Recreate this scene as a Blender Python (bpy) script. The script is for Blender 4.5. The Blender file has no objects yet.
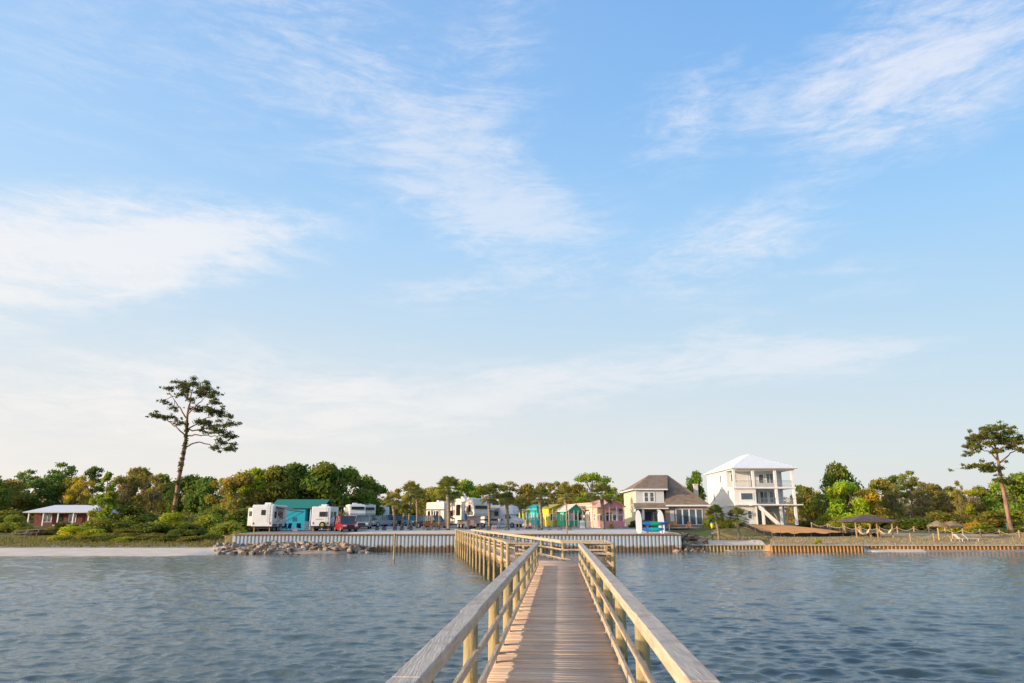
import bpy, bmesh, math, random
import numpy as np
from math import sin, cos, tan, pi, radians as R
from mathutils import Vector, Matrix

random.seed(7)
rng = np.random.default_rng(7)
S = bpy.context.scene
C = S.collection

# ------------------------------------------------------------------ camera model
H = 3.3                      # eye height over the water
F = 720.0                    # focal length in pixels
PITCH = math.atan(178 / 720)
cp, sp = cos(PITCH), sin(PITCH)


def xpx(px, Y, z=2.0):
    return (px - 512) / F * (Y * cp + (z - H) * sp)


def zpy(py, Y):
    return H + Y * tan(PITCH - math.atan((py - 341.5) / F))


def interp(v, pts):
    return float(np.interp(v, [p[0] for p in pts], [p[1] for p in pts]))


def sstep(a, b, v):
    t = min(1, max(0, (v - a) / (b - a)))
    return t * t * (3 - 2 * t)


WL, WR = -29.9, 18.0         # ends of the seawall
LP = [(40, -2), (60, -1), (70.5, 0.0), (77, .38), (86, 1.0), (120, 2.2), (300, 3), (3000, 4)]
PP = [(80, 1.75), (105, 2.1), (160, 2.5), (300, 3), (3000, 4)]
RP = [(0, .55), (5, .9), (15, 1.4), (35, 2.0), (70, 2.3), (220, 3), (3000, 4)]


def yb(x):                   # front line of the bulkheads on the right
    if x < 27.4: return 81.3
    if x < 37.75: return 79.6
    return 81.0


def gz(x, y):
    l = interp(y, LP)
    if y >= 80:
        p = interp(y, PP)
    else:
        p = -1.4
        # rubble mound in front of the wall
        m = sstep(-35, -30, x) * (1 - sstep(-17.5, -14.8, x)) * 0.85 * sstep(72.5, 79, y)
        if m > 0: p = -.25 + m + .1 if m > .05 else p
    b = yb(x)
    if y >= b: r = interp(y - b, RP) if b > 80 else interp(y - 80.0, RP)
    else:
        r = interp(y, [(b - 12, -1.2), (b - 2.6, -.04), (b, .16)]) if b > 80 else interp(y, [(60, -1.5), (79.6, -.4)])
    if x < -31: z = l
    elif x < WL:
        t = sstep(-31.5, WL, x); z = l * (1 - t) + p * t
    elif x <= WR: z = p
    elif x < 23:
        t = sstep(WR + .2, 23, x); hi = interp(max(y, 80), PP) * (1 - t) + interp(max(y - 80, 0), RP) * t; k = sstep(78.6, 84.5, y); z = hi * k - .5 * (1 - k)
    else: z = r
    if -31 <= x < -25 and y < 80: z = max(z, l - (x + 31) * .11)
    # low construction fill in front of the white house
    if x > 24 and 90 < y < 125:
        f = sstep(25, 31, x) * (1 - sstep(40, 47, x)) * sstep(93, 103, y) * .6
        z += f
    return z


def G(px, Y):
    x = xpx(px, Y, 2.0)
    for _ in range(3): x = xpx(px, Y, gz(x, Y))
    return Vector((x, Y, gz(x, Y)))


# ------------------------------------------------------------------ materials
MATS = {}


def nt(name):
    m = bpy.data.materials.new(name); m.use_nodes = True
    t = m.node_tree; b = t.nodes['Principled BSDF']
    return m, t, b


def mat(name, col, rough=.7, var=.12, scale=3.0, bump=0.0, stretch=(1, 1, 1), spec=.3, metal=0, col2=None, bscale=None, attr=None, coord='Object', weather=None):
    if name in MATS: return MATS[name]
    m, t, b = nt(name); N, L = t.nodes, t.links
    b.inputs['Roughness'].default_value = rough
    b.inputs['Specular IOR Level'].default_value = spec
    b.inputs['Metallic'].default_value = metal
    tc = N.new('ShaderNodeTexCoord'); mp = N.new('ShaderNodeMapping'); mp.inputs['Scale'].default_value = stretch
    L.new(tc.outputs[coord], mp.inputs['Vector'])
    no = N.new('ShaderNodeTexNoise'); no.inputs['Scale'].default_value = scale; no.inputs['Detail'].default_value = 6
    no.inputs['Roughness'].default_value = .65
    L.new(mp.outputs[0], no.inputs['Vector'])
    rp = N.new('ShaderNodeValToRGB'); e = rp.color_ramp.elements
    c2 = col2 or tuple(max(0, c * (1 - 2.2 * var)) for c in col)
    c1 = tuple(min(1, c * (1 + var)) for c in col) if not col2 else col
    e[0].position = .32; e[0].color = (*c2, 1); e[1].position = .68; e[1].color = (*c1, 1)
    L.new(no.outputs['Fac'], rp.inputs[0])
    out = rp.outputs[0]
    if attr:
        at = N.new('ShaderNodeAttribute'); at.attribute_name = attr
        mx = N.new('ShaderNodeMix'); mx.data_type = 'RGBA'; mx.blend_type = 'MULTIPLY'; mx.inputs[0].default_value = 1
        L.new(out, mx.inputs[6]); L.new(at.outputs['Color'], mx.inputs[7]); out = mx.outputs[2]
    if weather:
        n2 = N.new('ShaderNodeTexNoise'); n2.inputs['Scale'].default_value = weather[1]; n2.inputs['Detail'].default_value = 5
        L.new(tc.outputs['Object'], n2.inputs['Vector'])
        r2 = N.new('ShaderNodeValToRGB'); r2.color_ramp.elements[0].position = .52; r2.color_ramp.elements[1].position = .68
        L.new(n2.outputs['Fac'], r2.inputs[0])
        mx = N.new('ShaderNodeMix'); mx.data_type = 'RGBA'
        ml = N.new('ShaderNodeMath'); ml.operation = 'MULTIPLY'; ml.inputs[1].default_value = weather[2]
        L.new(r2.outputs[0], ml.inputs[0]); L.new(ml.outputs[0], mx.inputs[0])
        L.new(out, mx.inputs[6]); mx.inputs[7].default_value = (*weather[0], 1); out = mx.outputs[2]
    L.new(out, b.inputs['Base Color'])
    if bump:
        nb = N.new('ShaderNodeTexNoise'); nb.inputs['Scale'].default_value = bscale or scale * 4; nb.inputs['Detail'].default_value = 5
        L.new(mp.outputs[0], nb.inputs['Vector'])
        bp = N.new('ShaderNodeBump'); bp.inputs['Strength'].default_value = bump; bp.inputs['Distance'].default_value = .05
        L.new(nb.outputs['Fac'], bp.inputs['Height']); L.new(bp.outputs[0], b.inputs['Normal'])
    MATS[name] = m
    return m


def leafmat(name, transl=.5, var=.55):
    m, t, b = nt(name); N, L = t.nodes, t.links
    oi = N.new('ShaderNodeObjectInfo')
    at = N.new('ShaderNodeAttribute'); at.attribute_name = 'tint'
    mx = N.new('ShaderNodeMix'); mx.data_type = 'RGBA'; mx.blend_type = 'MULTIPLY'; mx.inputs[0].default_value = 1
    L.new(oi.outputs['Color'], mx.inputs[6]); L.new(at.outputs['Color'], mx.inputs[7])
    L.new(mx.outputs[2], b.inputs['Base Color'])
    b.inputs['Roughness'].default_value = .6; b.inputs['Specular IOR Level'].default_value = .08
    tr = N.new('ShaderNodeBsdfTranslucent'); L.new(mx.outputs[2], tr.inputs['Color'])
    ms = N.new('ShaderNodeMixShader'); ms.inputs[0].default_value = transl
    L.new(b.outputs[0], ms.inputs[1]); L.new(tr.outputs[0], ms.inputs[2])
    L.new(ms.outputs[0], N['Material Output'].inputs['Surface'])
    return m


LEAF = leafmat('leaves')
BARK = mat('bark', (.22, .16, .12), .9, .3, 2.5, .6, (1, 1, .3))
PBARK = mat('pine_bark', (.34, .19, .13), .9, .3, 2.0, .6, (1, 1, .3))
PALMB = mat('palm_bark', (.30, .24, .18), .9, .35, 3, .7, (.3, .3, 3))
WHITE = mat('white_paint', (.80, .80, .79), .5, .03, 1)
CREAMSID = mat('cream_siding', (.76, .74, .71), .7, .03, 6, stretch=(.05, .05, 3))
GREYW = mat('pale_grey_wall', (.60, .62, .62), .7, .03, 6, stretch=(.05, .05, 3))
GLASS = mat('window_glass', (.07, .11, .13), .08, .2, 1, spec=.9)
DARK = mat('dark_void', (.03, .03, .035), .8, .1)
BLACKM = mat('black_plastic', (.025, .025, .028), .5, .1)
STEEL = mat('grey_steel', (.35, .36, .37), .4, .1, metal=.6)
RUBBER = mat('rubber', (.03, .03, .03), .9, .1)
RIM = mat('alloy_rim', (.55, .55, .56), .35, .1, metal=.7)
LAMPR = mat('red_lens', (.5, .03, .02), .3, .05)
LAMPW = mat('clear_lens', (.75, .75, .7), .2, .05)
CONC = mat('pale_concrete', (.50, .47, .43), .9, .15, 1.5, .3)

# ------------------------------------------------------------------ mesh building


class MB:
    def __init__(s): s.v = []; s.f = []

    def add(s, vs, fs):
        o = len(s.v); s.v += [tuple(v) for v in vs]; s.f += [tuple(i + o for i in f) for f in fs]; return s

    def box(s, x0, x1, y0, y1, z0, z1, M=None):
        vs = [Vector((x, y, z)) for z in (z0, z1) for y in (y0, y1) for x in (x0, x1)]
        if M: vs = [M @ v for v in vs]
        return s.add(vs, [(0, 2, 3, 1), (4, 5, 7, 6), (0, 1, 5, 4), (2, 6, 7, 3), (0, 4, 6, 2), (1, 3, 7, 5)])

    def bar(s, a, b, w, h, up=(0, 0, 1)):
        a, b = Vector(a), Vector(b); d = (b - a).normalized(); u = Vector(up)
        r = d.cross(u)
        if r.length < 1e-4: r = d.cross(Vector((1, 0, 0)))
        r.normalize(); u = r.cross(d).normalized()
        vs = [p + r * (sx * w / 2) + u * (sz * h / 2) for p in (a, b) for sx, sz in ((-1, -1), (1, -1), (1, 1), (-1, 1))]
        return s.add(vs, [(3, 2, 1, 0), (4, 5, 6, 7), (0, 1, 5, 4), (1, 2, 6, 5), (2, 3, 7, 6), (3, 0, 4, 7)])

    def tube(s, pts, rad, n=8, cap=True):
        pts = [Vector(p) for p in pts]
        if not hasattr(rad, '__len__'): rad = [rad] * len(pts)
        o = len(s.v); ref = None
        for i, p in enumerate(pts):
            d = (pts[min(i + 1, len(pts) - 1)] - pts[max(i - 1, 0)]).normalized()
            if ref is None:
                ref = d.cross(Vector((0.01, 1, 0.02))); ref.normalize()
            r = (ref - d * ref.dot(d)).normalized(); ref = r; q = d.cross(r)
            for k in range(n):
                a = 2 * pi * k / n
                s.v.append(tuple(p + (r * cos(a) + q * sin(a)) * rad[i]))
        for i in range(len(pts) - 1):
            for k in range(n):
                a = o + i * n + k; b = o + i * n + (k + 1) % n
                s.f.append((a, b, b + n, a + n))
        if cap:
            s.f.append(tuple(o + k for k in range(n))[::-1]); e = o + (len(pts) - 1) * n
            s.f.append(tuple(e + k for k in range(n)))
        return s

    def prism(s, prof, a0, a1, axis='x', taper=None):
        # prof: list of (u, z); axis 'x' -> u is y ; axis 'y' -> u is x
        n = len(prof); vs = []
        for a, t in ((a0, 0), (a1, 1)):
            for u, z in prof:
                vs.append((a, u, z) if axis == 'x' else (u, a, z))
        fs = [tuple(range(n))[::-1], tuple(range(n, 2 * n))]
        fs += [(i, (i + 1) % n, (i + 1) % n + n, i + n) for i in range(n)]
        return s.add(vs, fs)

    def cyl(s, c, r, h, n=16, axis='z'):
        c = Vector(c); d = {'x': Vector((1, 0, 0)), 'y': Vector((0, 1, 0)), 'z': Vector((0, 0, 1))}[axis]
        return s.tube([c, c + d * h], r, n)

    def build(s, name, m, parent=None, smooth=False, bevel=0, loc=None):
        me = bpy.data.meshes.new(name); me.from_pydata(s.v, [], s.f)
        bm = bmesh.new(); bm.from_mesh(me); bmesh.ops.recalc_face_normals(bm, faces=bm.faces); bm.to_mesh(me); bm.free()
        me.materials.append(m)
        if smooth: me.shade_smooth()
        o = bpy.data.objects.new(name, me); C.objects.link(o)
        if parent: o.parent = parent
        if loc is not None: o.location = loc
        if bevel:
            md = o.modifiers.new('bevel', 'BEVEL'); md.width = bevel; md.segments = 2; md.limit_method = 'ANGLE'
        return o


def tag(o, label=None, cat=None, group=None, kind=None):
    if label: o['label'] = label
    if cat: o['category'] = cat
    if group: o['group'] = group
    if kind: o['kind'] = kind
    return o


def thing(name, label, cat, loc=(0, 0, 0), rz=0, group=None):
    o = bpy.data.objects.new(name, None); C.objects.link(o); o.empty_display_size = .3
    o.location = loc; o.rotation_euler = (0, 0, rz)
    return tag(o, label, cat, group)


def copy_tree(o, parent=None):
    c = o.copy(); C.objects.link(c); c.parent = parent
    for ch in list(o.children): copy_tree(ch, c)
    return c


def npmesh(name, verts, faces, m, parent=None, tint=None, color=None, smooth=False):
    """verts (n,3); faces (k,3|4); tint (k,) grey or (k,3) multiplier per face"""
    me = bpy.data.meshes.new(name); k, w = faces.shape
    me.vertices.add(len(verts)); me.vertices.foreach_set('co', verts.astype(np.float32).ravel())
    me.loops.add(k * w); me.loops.foreach_set('vertex_index', faces.astype(np.int32).ravel())
    me.polygons.add(k); me.polygons.foreach_set('loop_start', np.arange(0, k * w, w, dtype=np.int32))
    me.polygons.foreach_set('loop_total', np.full(k, w, dtype=np.int32))
    me.update(calc_edges=True)
    if tint is not None:
        a = me.attributes.new('tint', 'FLOAT_COLOR', 'FACE')
        col = np.ones((k, 4), np.float32)
        col[:, :3] = tint if tint.ndim == 2 else tint[:, None]
        a.data.foreach_set('color', col.ravel())
    me.materials.append(m)
    if smooth: me.shade_smooth()
    o = bpy.data.objects.new(name, me); C.objects.link(o)
    if parent: o.parent = parent
    if color: o.color = (*color, 1)
    return o


def ordinal(n):
    return ['first', 'second', 'third', 'fourth', 'fifth', 'sixth', 'seventh', 'eighth', 'ninth', 'tenth', 'eleventh', 'twelfth',
            'thirteenth', 'fourteenth', 'fifteenth', 'sixteenth', 'seventeenth'][n - 1]


# ------------------------------------------------------------------ leaves
def leaf_cloud(clumps, n, size, seed=0, flat=.0, shell=.55):
    """clumps: array of (x,y,z,rx,ry,rz). returns verts, quads, tint"""
    g = np.random.default_rng(seed); cl = np.array(clumps, float)
    vol = (cl[:, 3] * cl[:, 4] * cl[:, 5]) ** .75; pick = g.choice(len(cl), n, p=vol / vol.sum())
    c = cl[pick]; d = g.normal(size=(n, 3)); d /= np.linalg.norm(d, axis=1)[:, None]
    rad = shell + (1 - shell) * g.random(n); rad *= 1 + .12 * g.normal(size=n)
    p = c[:, :3] + d * rad[:, None] * c[:, 3:6]
    nrm = d + g.normal(size=(n, 3)) * .8; nrm[:, 2] += flat; nrm /= np.linalg.norm(nrm, axis=1)[:, None]
    t = np.cross(nrm, g.normal(size=(n, 3))); t /= np.linalg.norm(t, axis=1)[:, None]
    b = np.cross(nrm, t)
    s = size * (.6 + .8 * g.random(n)); a = .55 + .4 * g.random(n)
    t *= s[:, None]; b *= (s * a)[:, None]
    q = np.stack([p - t, p - b * .9 + t * .1, p + t, p + b], 1).reshape(-1, 3)
    f = np.arange(4 * n).reshape(-1, 4)
    ct = (.80 + .4 * g.random(len(cl)))[pick]; hu = (g.normal(0, .09, len(cl)))[pick].clip(-.2, .18)
    tint = np.stack([ct * (1 + hu) * (.8 + .5 * g.random(n)), ct * (.85 + .3 * g.random(n)), ct * (.7 + .6 * g.random(n))], 1)
    return q, f, tint


def branchy(mb, p, d, L, r, depth, g, spread=.6):
    pts = [p]; q = Vector(p)
    for i in range(3):
        d = (d + Vector((g.gauss(0, .12), g.gauss(0, .12), g.gauss(0.03, .08)))).normalized(); q = q + d * L / 3; pts.append(q.copy())
    mb.tube(pts, [r, r * .85, r * .7, r * .5], 5 if depth < 2 else 4, cap=False)
    if depth > 0:
        for k in range(3):
            dd = (d + Vector((g.gauss(0, spread), g.gauss(0, spread), g.gauss(.1, spread * .6)))).normalized()
            branchy(mb, pts[1 + k % 3], dd, L * .68, r * .55, depth - 1, g, spread)


PROTO = {}


def proto_tree(kind, idx):
    key = (kind, idx)
    if key in PROTO: return PROTO[key]
    g = random.Random(hash(kind) % 1 + idx * 13 + len(kind) * 101); seed = idx * 31 + len(kind) * 7
    cl = []; mb = MB()
    root = thing({'oak': 'oak_tree', 'loose': 'open_crowned_tree', 'cone': 'cedar_tree', 'bush': 'shrub', 'pine': 'pine_tree', 'sparse': 'bare_tree'}[kind], 'x', 'tree')
    if kind == 'oak':
        for i in range(34):
            a = g.random() * 2 * pi; zz = g.random(); rr = (1 - (abs(zz - .35) / .75) ** 2.2) * 3.4 * (.55 + .45 * g.random())
            r = 1.0 + .6 * g.random()
            cl.append((cos(a) * rr, sin(a) * rr, 1.6 + zz * 7.3, r * 1.1, r * 1.1, r * .8))
        n, sz, sh = 5200, .26, .5
        mb.tube([(0, 0, -.3), (.1, 0, 2), (0, .2, 4.5)], [.32, .26, .18], 8)
        for k in range(5): branchy(mb, Vector((0, 0, 2 + k * .5)), Vector((cos(k * 1.3), sin(k * 1.3), .8)).normalized(), 3.2, .14, 1, g)
    elif kind == 'loose':
        for i in range(30):
            a = g.random() * 2 * pi; zz = g.random(); rr = (1 - (abs(zz - .5) / .6) ** 2) * 3.4 * g.random() ** .4
            r = .55 + .6 * g.random()
            cl.append((cos(a) * rr, sin(a) * rr, 2.6 + zz * 7, r * 1.2, r * 1.2, r * .7))
        n, sz, sh = 3400, .2, .3
        mb.tube([(0, 0, -.3), (.15, 0, 2.4), (0, .2, 5.5), (.1, 0, 8)], [.24, .2, .13, .05], 7)
        for k in range(8): branchy(mb, Vector((.08, .05, 2.2 + k * .5)), Vector((cos(k * 2.1), sin(k * 2.1), .8)).normalized(), 2.2, .09, 2, g)
    elif kind == 'sparse':
        for i in range(22):
            a = g.random() * 2 * pi; zz = g.random(); rr = (1 - (abs(zz - .5) / .6) ** 2) * 3.4 * g.random() ** .4
            r = .5 + .5 * g.random()
            cl.append((cos(a) * rr, sin(a) * rr, 3 + zz * 6.6, r * 1.3, r * 1.3, r * .8))
        n, sz, sh = 3000, .16, .1
        mb.tube([(0, 0, -.3), (.25, 0, 2.6), (0, .2, 5.5), (.2, 0, 7.6)], [.24, .19, .12, .04], 7)
        for k in range(10): branchy(mb, Vector((.1, .08, 2.0 + k * .42)), Vector((cos(k * 2.1), sin(k * 2.1), .8)).normalized(), 2.2, .08, 2, g, .5)
    elif kind == 'cone':
        for i in range(40):
            a = g.random() * 2 * pi; zz = g.random(); rr = (1 - zz) ** .75 * 3.4 * (.5 + .5 * g.random()); r = .6 + .75 * (1 - zz)
            cl.append((cos(a) * rr, sin(a) * rr, .9 + zz * 8.6, r, r, r * .7))
        n, sz, sh = 4800, .22, .4
        mb.tube([(0, 0, -.3), (0, 0, 9)], [.26, .05], 7)
    elif kind == 'pine':
        for i in range(26):
            a = g.random() * 2 * pi; zz = g.random(); rr = (1 - (abs(zz - .4) / .7) ** 2) * 3.3 * g.random() ** .5
            r = .7 + .55 * g.random()
            cl.append((cos(a) * rr, sin(a) * rr, 5.0 + zz * 4.7, r * 1.35, r * 1.35, r * .5))
        n, sz, sh = 3000, .18, .35
        mb.tube([(0, 0, -.3), (.2, 0, 3), (.1, .1, 6), (.25, 0, 9.3)], [.22, .18, .13, .05], 8)
        for (x, y, z, *_r) in cl[:14]: mb.tube([(.15, .05, z - .9), (x * .6, y * .6, z - .35), (x, y, z)], [.08, .055, .02], 4, cap=False)
    else:  # bush
        for i in range(22):
            a = g.random() * 2 * pi; rr = 3.2 * g.random() ** .5; r = 1.2 + 1.0 * g.random()
            zz = (1 - (rr / 3.9) ** 2) * 7.2
            cl.append((cos(a) * rr, sin(a) * rr, zz * (.4 + .6 * g.random()) + .6, r, r, r * 1.1))
        n, sz, sh = 4200, .3, .55
        for k in range(6): branchy(mb, Vector((0, 0, -.2)), Vector((cos(k), sin(k), 1.4)).normalized(), 3.6, .12, 1, g)
    v, f, t = leaf_cloud(cl, n, sz, seed, shell=sh)
    crown = npmesh('crown' if kind != 'bush' else 'foliage', v, f, LEAF, root, t)
    mb.build('trunk' if kind != 'bush' else 'stems', PBARK if kind == 'pine' else BARK, root, smooth=True)
    PROTO[key] = [root, False]
    return PROTO[key]


def tree(kind, px, top, hw, Y, col, label, group='trees along the shore', idx=None, cat=None):
    """one tree: crown top at picture row `top`, half width hw (pixels) standing at depth Y"""
    idx = random.randrange(3) if idx is None else idx
    pr = proto_tree(kind, idx)
    if not pr[1]: o = pr[0]; pr[1] = True
    else: o = copy_tree(pr[0])
    p = G(px, Y); h = zpy(top, Y) - p.z; w = hw / F * (Y * cp)
    o.location = (p.x, p.y, p.z - .05); o.rotation_euler = (0, 0, random.random() * 6.28)
    o.scale = (w / 4.1, w / 4.1, h / 9.9)
    for ch in o.children:
        if ch.name.startswith(('crown', 'foliage')): ch.color = (*col, 1)
    tag(o, label, cat or ('shrub' if kind == 'bush' else 'tree'), group)
    return o


exec_order = None
# ------------------------------------------------------------------ ground
def axis(parts):
    out = []
    for a, b, n in parts: out += list(np.linspace(a, b, n, endpoint=False))
    return np.array(sorted(set([round(v, 4) for v in out] + [parts[-1][1]])))


xs = axis([(-2500, -400, 8), (-400, -90, 16), (-90, -36, 55), (-36, -29, 24), (-29, -18, 12), (-18, 17.9, 24), (17.9, 24, 24), (24, 27.38, 4), (27.38, 27.42, 2), (27.42, 37.73, 12), (37.73, 37.77, 2), (37.77, 80, 46), (80, 400, 20), (400, 2500, 8)])
ys = np.array(sorted(set(list(axis([(40, 66, 8), (66, 79, 27), (79, 86, 36), (86, 130, 60), (130, 300, 40), (300, 3000, 12)])) +
                         [79.59, 79.6, 79.98, 80.0, 80.99, 81.0, 81.29, 81.3])))
gv = np.array([(x, y, gz(x, y)) for y in ys for x in xs]); nx = len(xs)
gf = np.array([(j * nx + i, j * nx + i + 1, (j + 1) * nx + i + 1, (j + 1) * nx + i) for j in range(len(ys) - 1) for i in range(nx - 1)])
gn = rng.normal(size=len(gv)) * .018; gv[:, 2] += gn * (gv[:, 1] > 80.2) * (gv[:, 1] < 300)


def ground_material():
    m, t, b = nt('ground_soil'); N, L = t.nodes, t.links
    tc = N.new('ShaderNodeTexCoord')

    def noise(s, d=6):
        n = N.new('ShaderNodeTexNoise'); n.inputs['Scale'].default_value = s; n.inputs['Detail'].default_value = d
        L.new(tc.outputs['Object'], n.inputs['Vector']); return n.outputs['Fac']

    def ramp(f, p0, c0, p1, c1):
        r = N.new('ShaderNodeValToRGB'); r.color_ramp.elements[0].position = p0; r.color_ramp.elements[1].position = p1
        r.color_ramp.elements[0].color = (*c0, 1); r.color_ramp.elements[1].color = (*c1, 1); L.new(f, r.inputs[0]); return r.outputs[0]
    grass = ramp(noise(.6), .35, (.10, .11, .035), .65, (.26, .19, .08))
    wet = ramp(noise(1.5), .35, (.30, .23, .16), .65, (.48, .40, .31))
    sx = N.new('ShaderNodeSeparateXYZ'); L.new(tc.outputs['Object'], sx.inputs[0])
    mr = N.new('ShaderNodeMapRange'); mr.inputs[1].default_value = .55; mr.inputs[2].default_value = .75; L.new(sx.outputs['Z'], mr.inputs[0])
    mx = N.new('ShaderNodeMix'); mx.data_type = 'RGBA'; L.new(mr.outputs[0], mx.inputs[0]); L.new(wet, mx.inputs[6]); L.new(grass, mx.inputs[7])
    L.new(mx.outputs[2], b.inputs['Base Color']); b.inputs['Roughness'].default_value = .95; b.inputs['Specular IOR Level'].default_value = .1
    bp = N.new('ShaderNodeBump'); bp.inputs['Strength'].default_value = .5; bp.inputs['Distance'].default_value = .08
    L.new(noise(5), bp.inputs['Height']); L.new(bp.outputs[0], b.inputs['Normal'])
    return m


tag(npmesh('ground', gv, gf, ground_material(), smooth=False), kind='structure')
SAND = mat('white_sand', (.76, .66, .54), .95, .08, .9, .3)
BEACH = mat('beach_sand', (.82, .68, .54), .95, .12, .5, .3, col2=(.66, .53, .41))
LOT = mat('gravel_lot', (.36, .35, .34), .95, .18, .8, .3)
LAWN = mat('lawn_grass', (.11, .13, .03), .95, .25, 1.2, .4)
FILL = mat('orange_fill_sand', (.85, .39, .12), .95, .12, .8, .4)
DRYG = mat('dry_grass', (.56, .42, .23), .95, .25, .8, .4, col2=(.32, .27, .12))


def sheet(name, rows, m, dz=.012, n=24, extra=None):
    """rows: list of (Y, px_left, px_right) – a sheet lying on the ground"""
    rr = []
    for i in range(len(rows) - 1):
        for k in range(8):
            t = k / 8; rr.append([rows[i][j] * (1 - t) + rows[i + 1][j] * t for j in range(3)])
    rr.append(list(rows[-1]))
    v = []
    for Y, a, b_ in rr:
        for i in range(n + 1):
            px = a + (b_ - a) * i / n; x = xpx(px, Y, 2.0); v.append((x, Y, gz(x, Y) + dz + .02))
    v = np.array(v); w = n + 1
    f = np.array([(j * w + i, j * w + i + 1, (j + 1) * w + i + 1, (j + 1) * w + i) for j in range(len(rr) - 1) for i in range(n)])
    return tag(npmesh(name, v, f, m), kind='structure')


sheet('sand_strip', [(80.1, 237, 679), (84, 244, 684), (94, 262, 664), (97.5, 268, 655)], SAND, .02, 60)
sheet('gravel_lot', [(97.5, 268, 655), (115, 300, 626), (140, 340, 600)], LOT, .02, 40)
sheet('trailer_pad', [(81.5, 242, 345), (86, 252, 352), (97.5, 272, 375)], mat('pad_concrete', (.33, .31, .29), .95, .2, .6), .034, 20)
sheet('beach', [(66.5, -60, 262), (71, -60, 258), (77.3, -60, 236)], BEACH, .02, 60)
sheet('lawn', [(88.5, 668, 712), (104, 658, 712), (110.5, 655, 713)], LAWN, .02, 16)
sheet('sandy_shore', [(81.4, 700, 764), (84.5, 690, 762), (87.0, 684, 758)], BEACH, .02, 24)
sheet('sand_fill', [(94.5, 772, 846), (97, 757, 850), (104, 738, 842), (111, 728, 822)], FILL, .03, 30)
sheet('dry_turf', [(80.2, 769, 862), (86, 769, 862), (94, 775, 862)], DRYG, .02, 20)
sheet('dry_meadow', [(81.2, 862.5, 1130), (90, 862, 1130), (98, 862, 1130)], DRYG, .02, 40)
sheet('sandy_path', [(91.5, 985, 1130), (93.5, 930, 1130), (96, 880, 1010), (98, 850, 930), (101, 835, 870)], mat('path_sand', (.60, .43, .25), .95, .12, 1), .035, 30)
sheet('shore_sand', [(77.6, 862, 926), (80.9, 862, 920)], BEACH, .02, 16)

# ------------------------------------------------------------------ water
def water():
    nr, na = 880, 980
    r = np.concatenate([[.4], np.geomspace(2.0, 7.5, 30)[:-1], np.geomspace(7.5, 96, nr), [140, 300, 900, 2600]])
    # angular spacing: fine in front, coarse behind
    af = np.linspace(-60, 60, na); ab = np.linspace(60, 300, 70)[1:-1]
    a = np.radians(np.concatenate([af, ab])); A, Rr = np.meshgrid(a, r)
    X = Rr * np.sin(A); Yy = Rr * np.cos(A); Z = np.zeros_like(X)
    g = np.random.default_rng(5)
    amp_f = np.clip((100 - Rr) / 30, 0, 1) * np.clip(Rr / 6, 0, 1)
    warp = .9 * np.sin(X * .21 + Yy * .13) + .7 * np.sin(X * -.11 + Yy * .31 + 2)
    patch = .85 + .30 * np.sin(X * .09 + 1.3 * np.sin(Yy * .07)) * np.sin(Yy * .12 + .7)
    for i in range(54):
        lam = .20 * (1.047 ** i) * (.9 + .2 * g.random()); k = 2 * pi / lam
        th = g.normal(0, .5) + 1.35         # travel direction, roughly towards the shore
        ph = g.random() * 6.28
        s = .084 * (1 if lam < .72 else (.72 / lam) ** 1.4)
        cutoff = np.clip((lam / (.0032 * Rr + .01) - 3.0) / 3.0, 0, 1)
        w = np.sin(k * (X * cos(th) + Yy * sin(th)) + ph + warp * (1.0 + i % 3 * .6))
        Z += s / k * 1.7 * (np.exp(1.1 * (w - 1)) - .45) * cutoff * patch
    Z = Z * amp_f
    n_a = len(a)
    v = np.stack([X, Yy, Z], -1).reshape(-1, 3); J = len(r)
    idx = np.arange(J * n_a).reshape(J, n_a); nxt = np.roll(idx, -1, 1)
    f = np.stack([idx[:-1], idx[1:], nxt[1:], nxt[:-1]], -1).reshape(-1, 4)
    m, t, b = nt('lagoon_water'); N, L = t.nodes, t.links
    b.inputs['Base Color'].default_value = (.075, .108, .108, 1); b.inputs['Roughness'].default_value = .06
    b.inputs['IOR'].default_value = 1.333; b.inputs['Specular IOR Level'].default_value = .5
    tc = N.new('ShaderNodeTexCoord'); mp = N.new('ShaderNodeMapping'); mp.inputs['Scale'].default_value = (.8, 1.5, 1); mp.inputs['Rotation'].default_value = (0, 0, .12)
    L.new(tc.outputs['Object'], mp.inputs['Vector'])
    n1 = N.new('ShaderNodeTexNoise'); n1.inputs['Scale'].default_value = 4.4; n1.inputs['Detail'].default_value = 7; n1.inputs['Roughness'].default_value = .6
    L.new(mp.outputs[0], n1.inputs['Vector'])
    bp = N.new('ShaderNodeBump'); bp.inputs['Strength'].default_value = .45; bp.inputs['Distance'].default_value = .06
    L.new(n1.outputs['Fac'], bp.inputs['Height']); L.new(bp.outputs[0], b.inputs['Normal'])
    o = npmesh('water', v, f, m, smooth=True); tag(o, kind='structure')
    # centre fan
    return o


water()

# ------------------------------------------------------------------ pier
AX = R(3.65); ax = Vector((sin(AX), cos(AX), 0)); nn = Vector((cos(AX), -sin(AX), 0)); O0 = Vector((-.06, 0, 0)); DZ = 1.3


def PP_(s, l, z=0.0):
    return O0 + ax * s + nn * l + Vector((0, 0, DZ + z))


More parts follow.
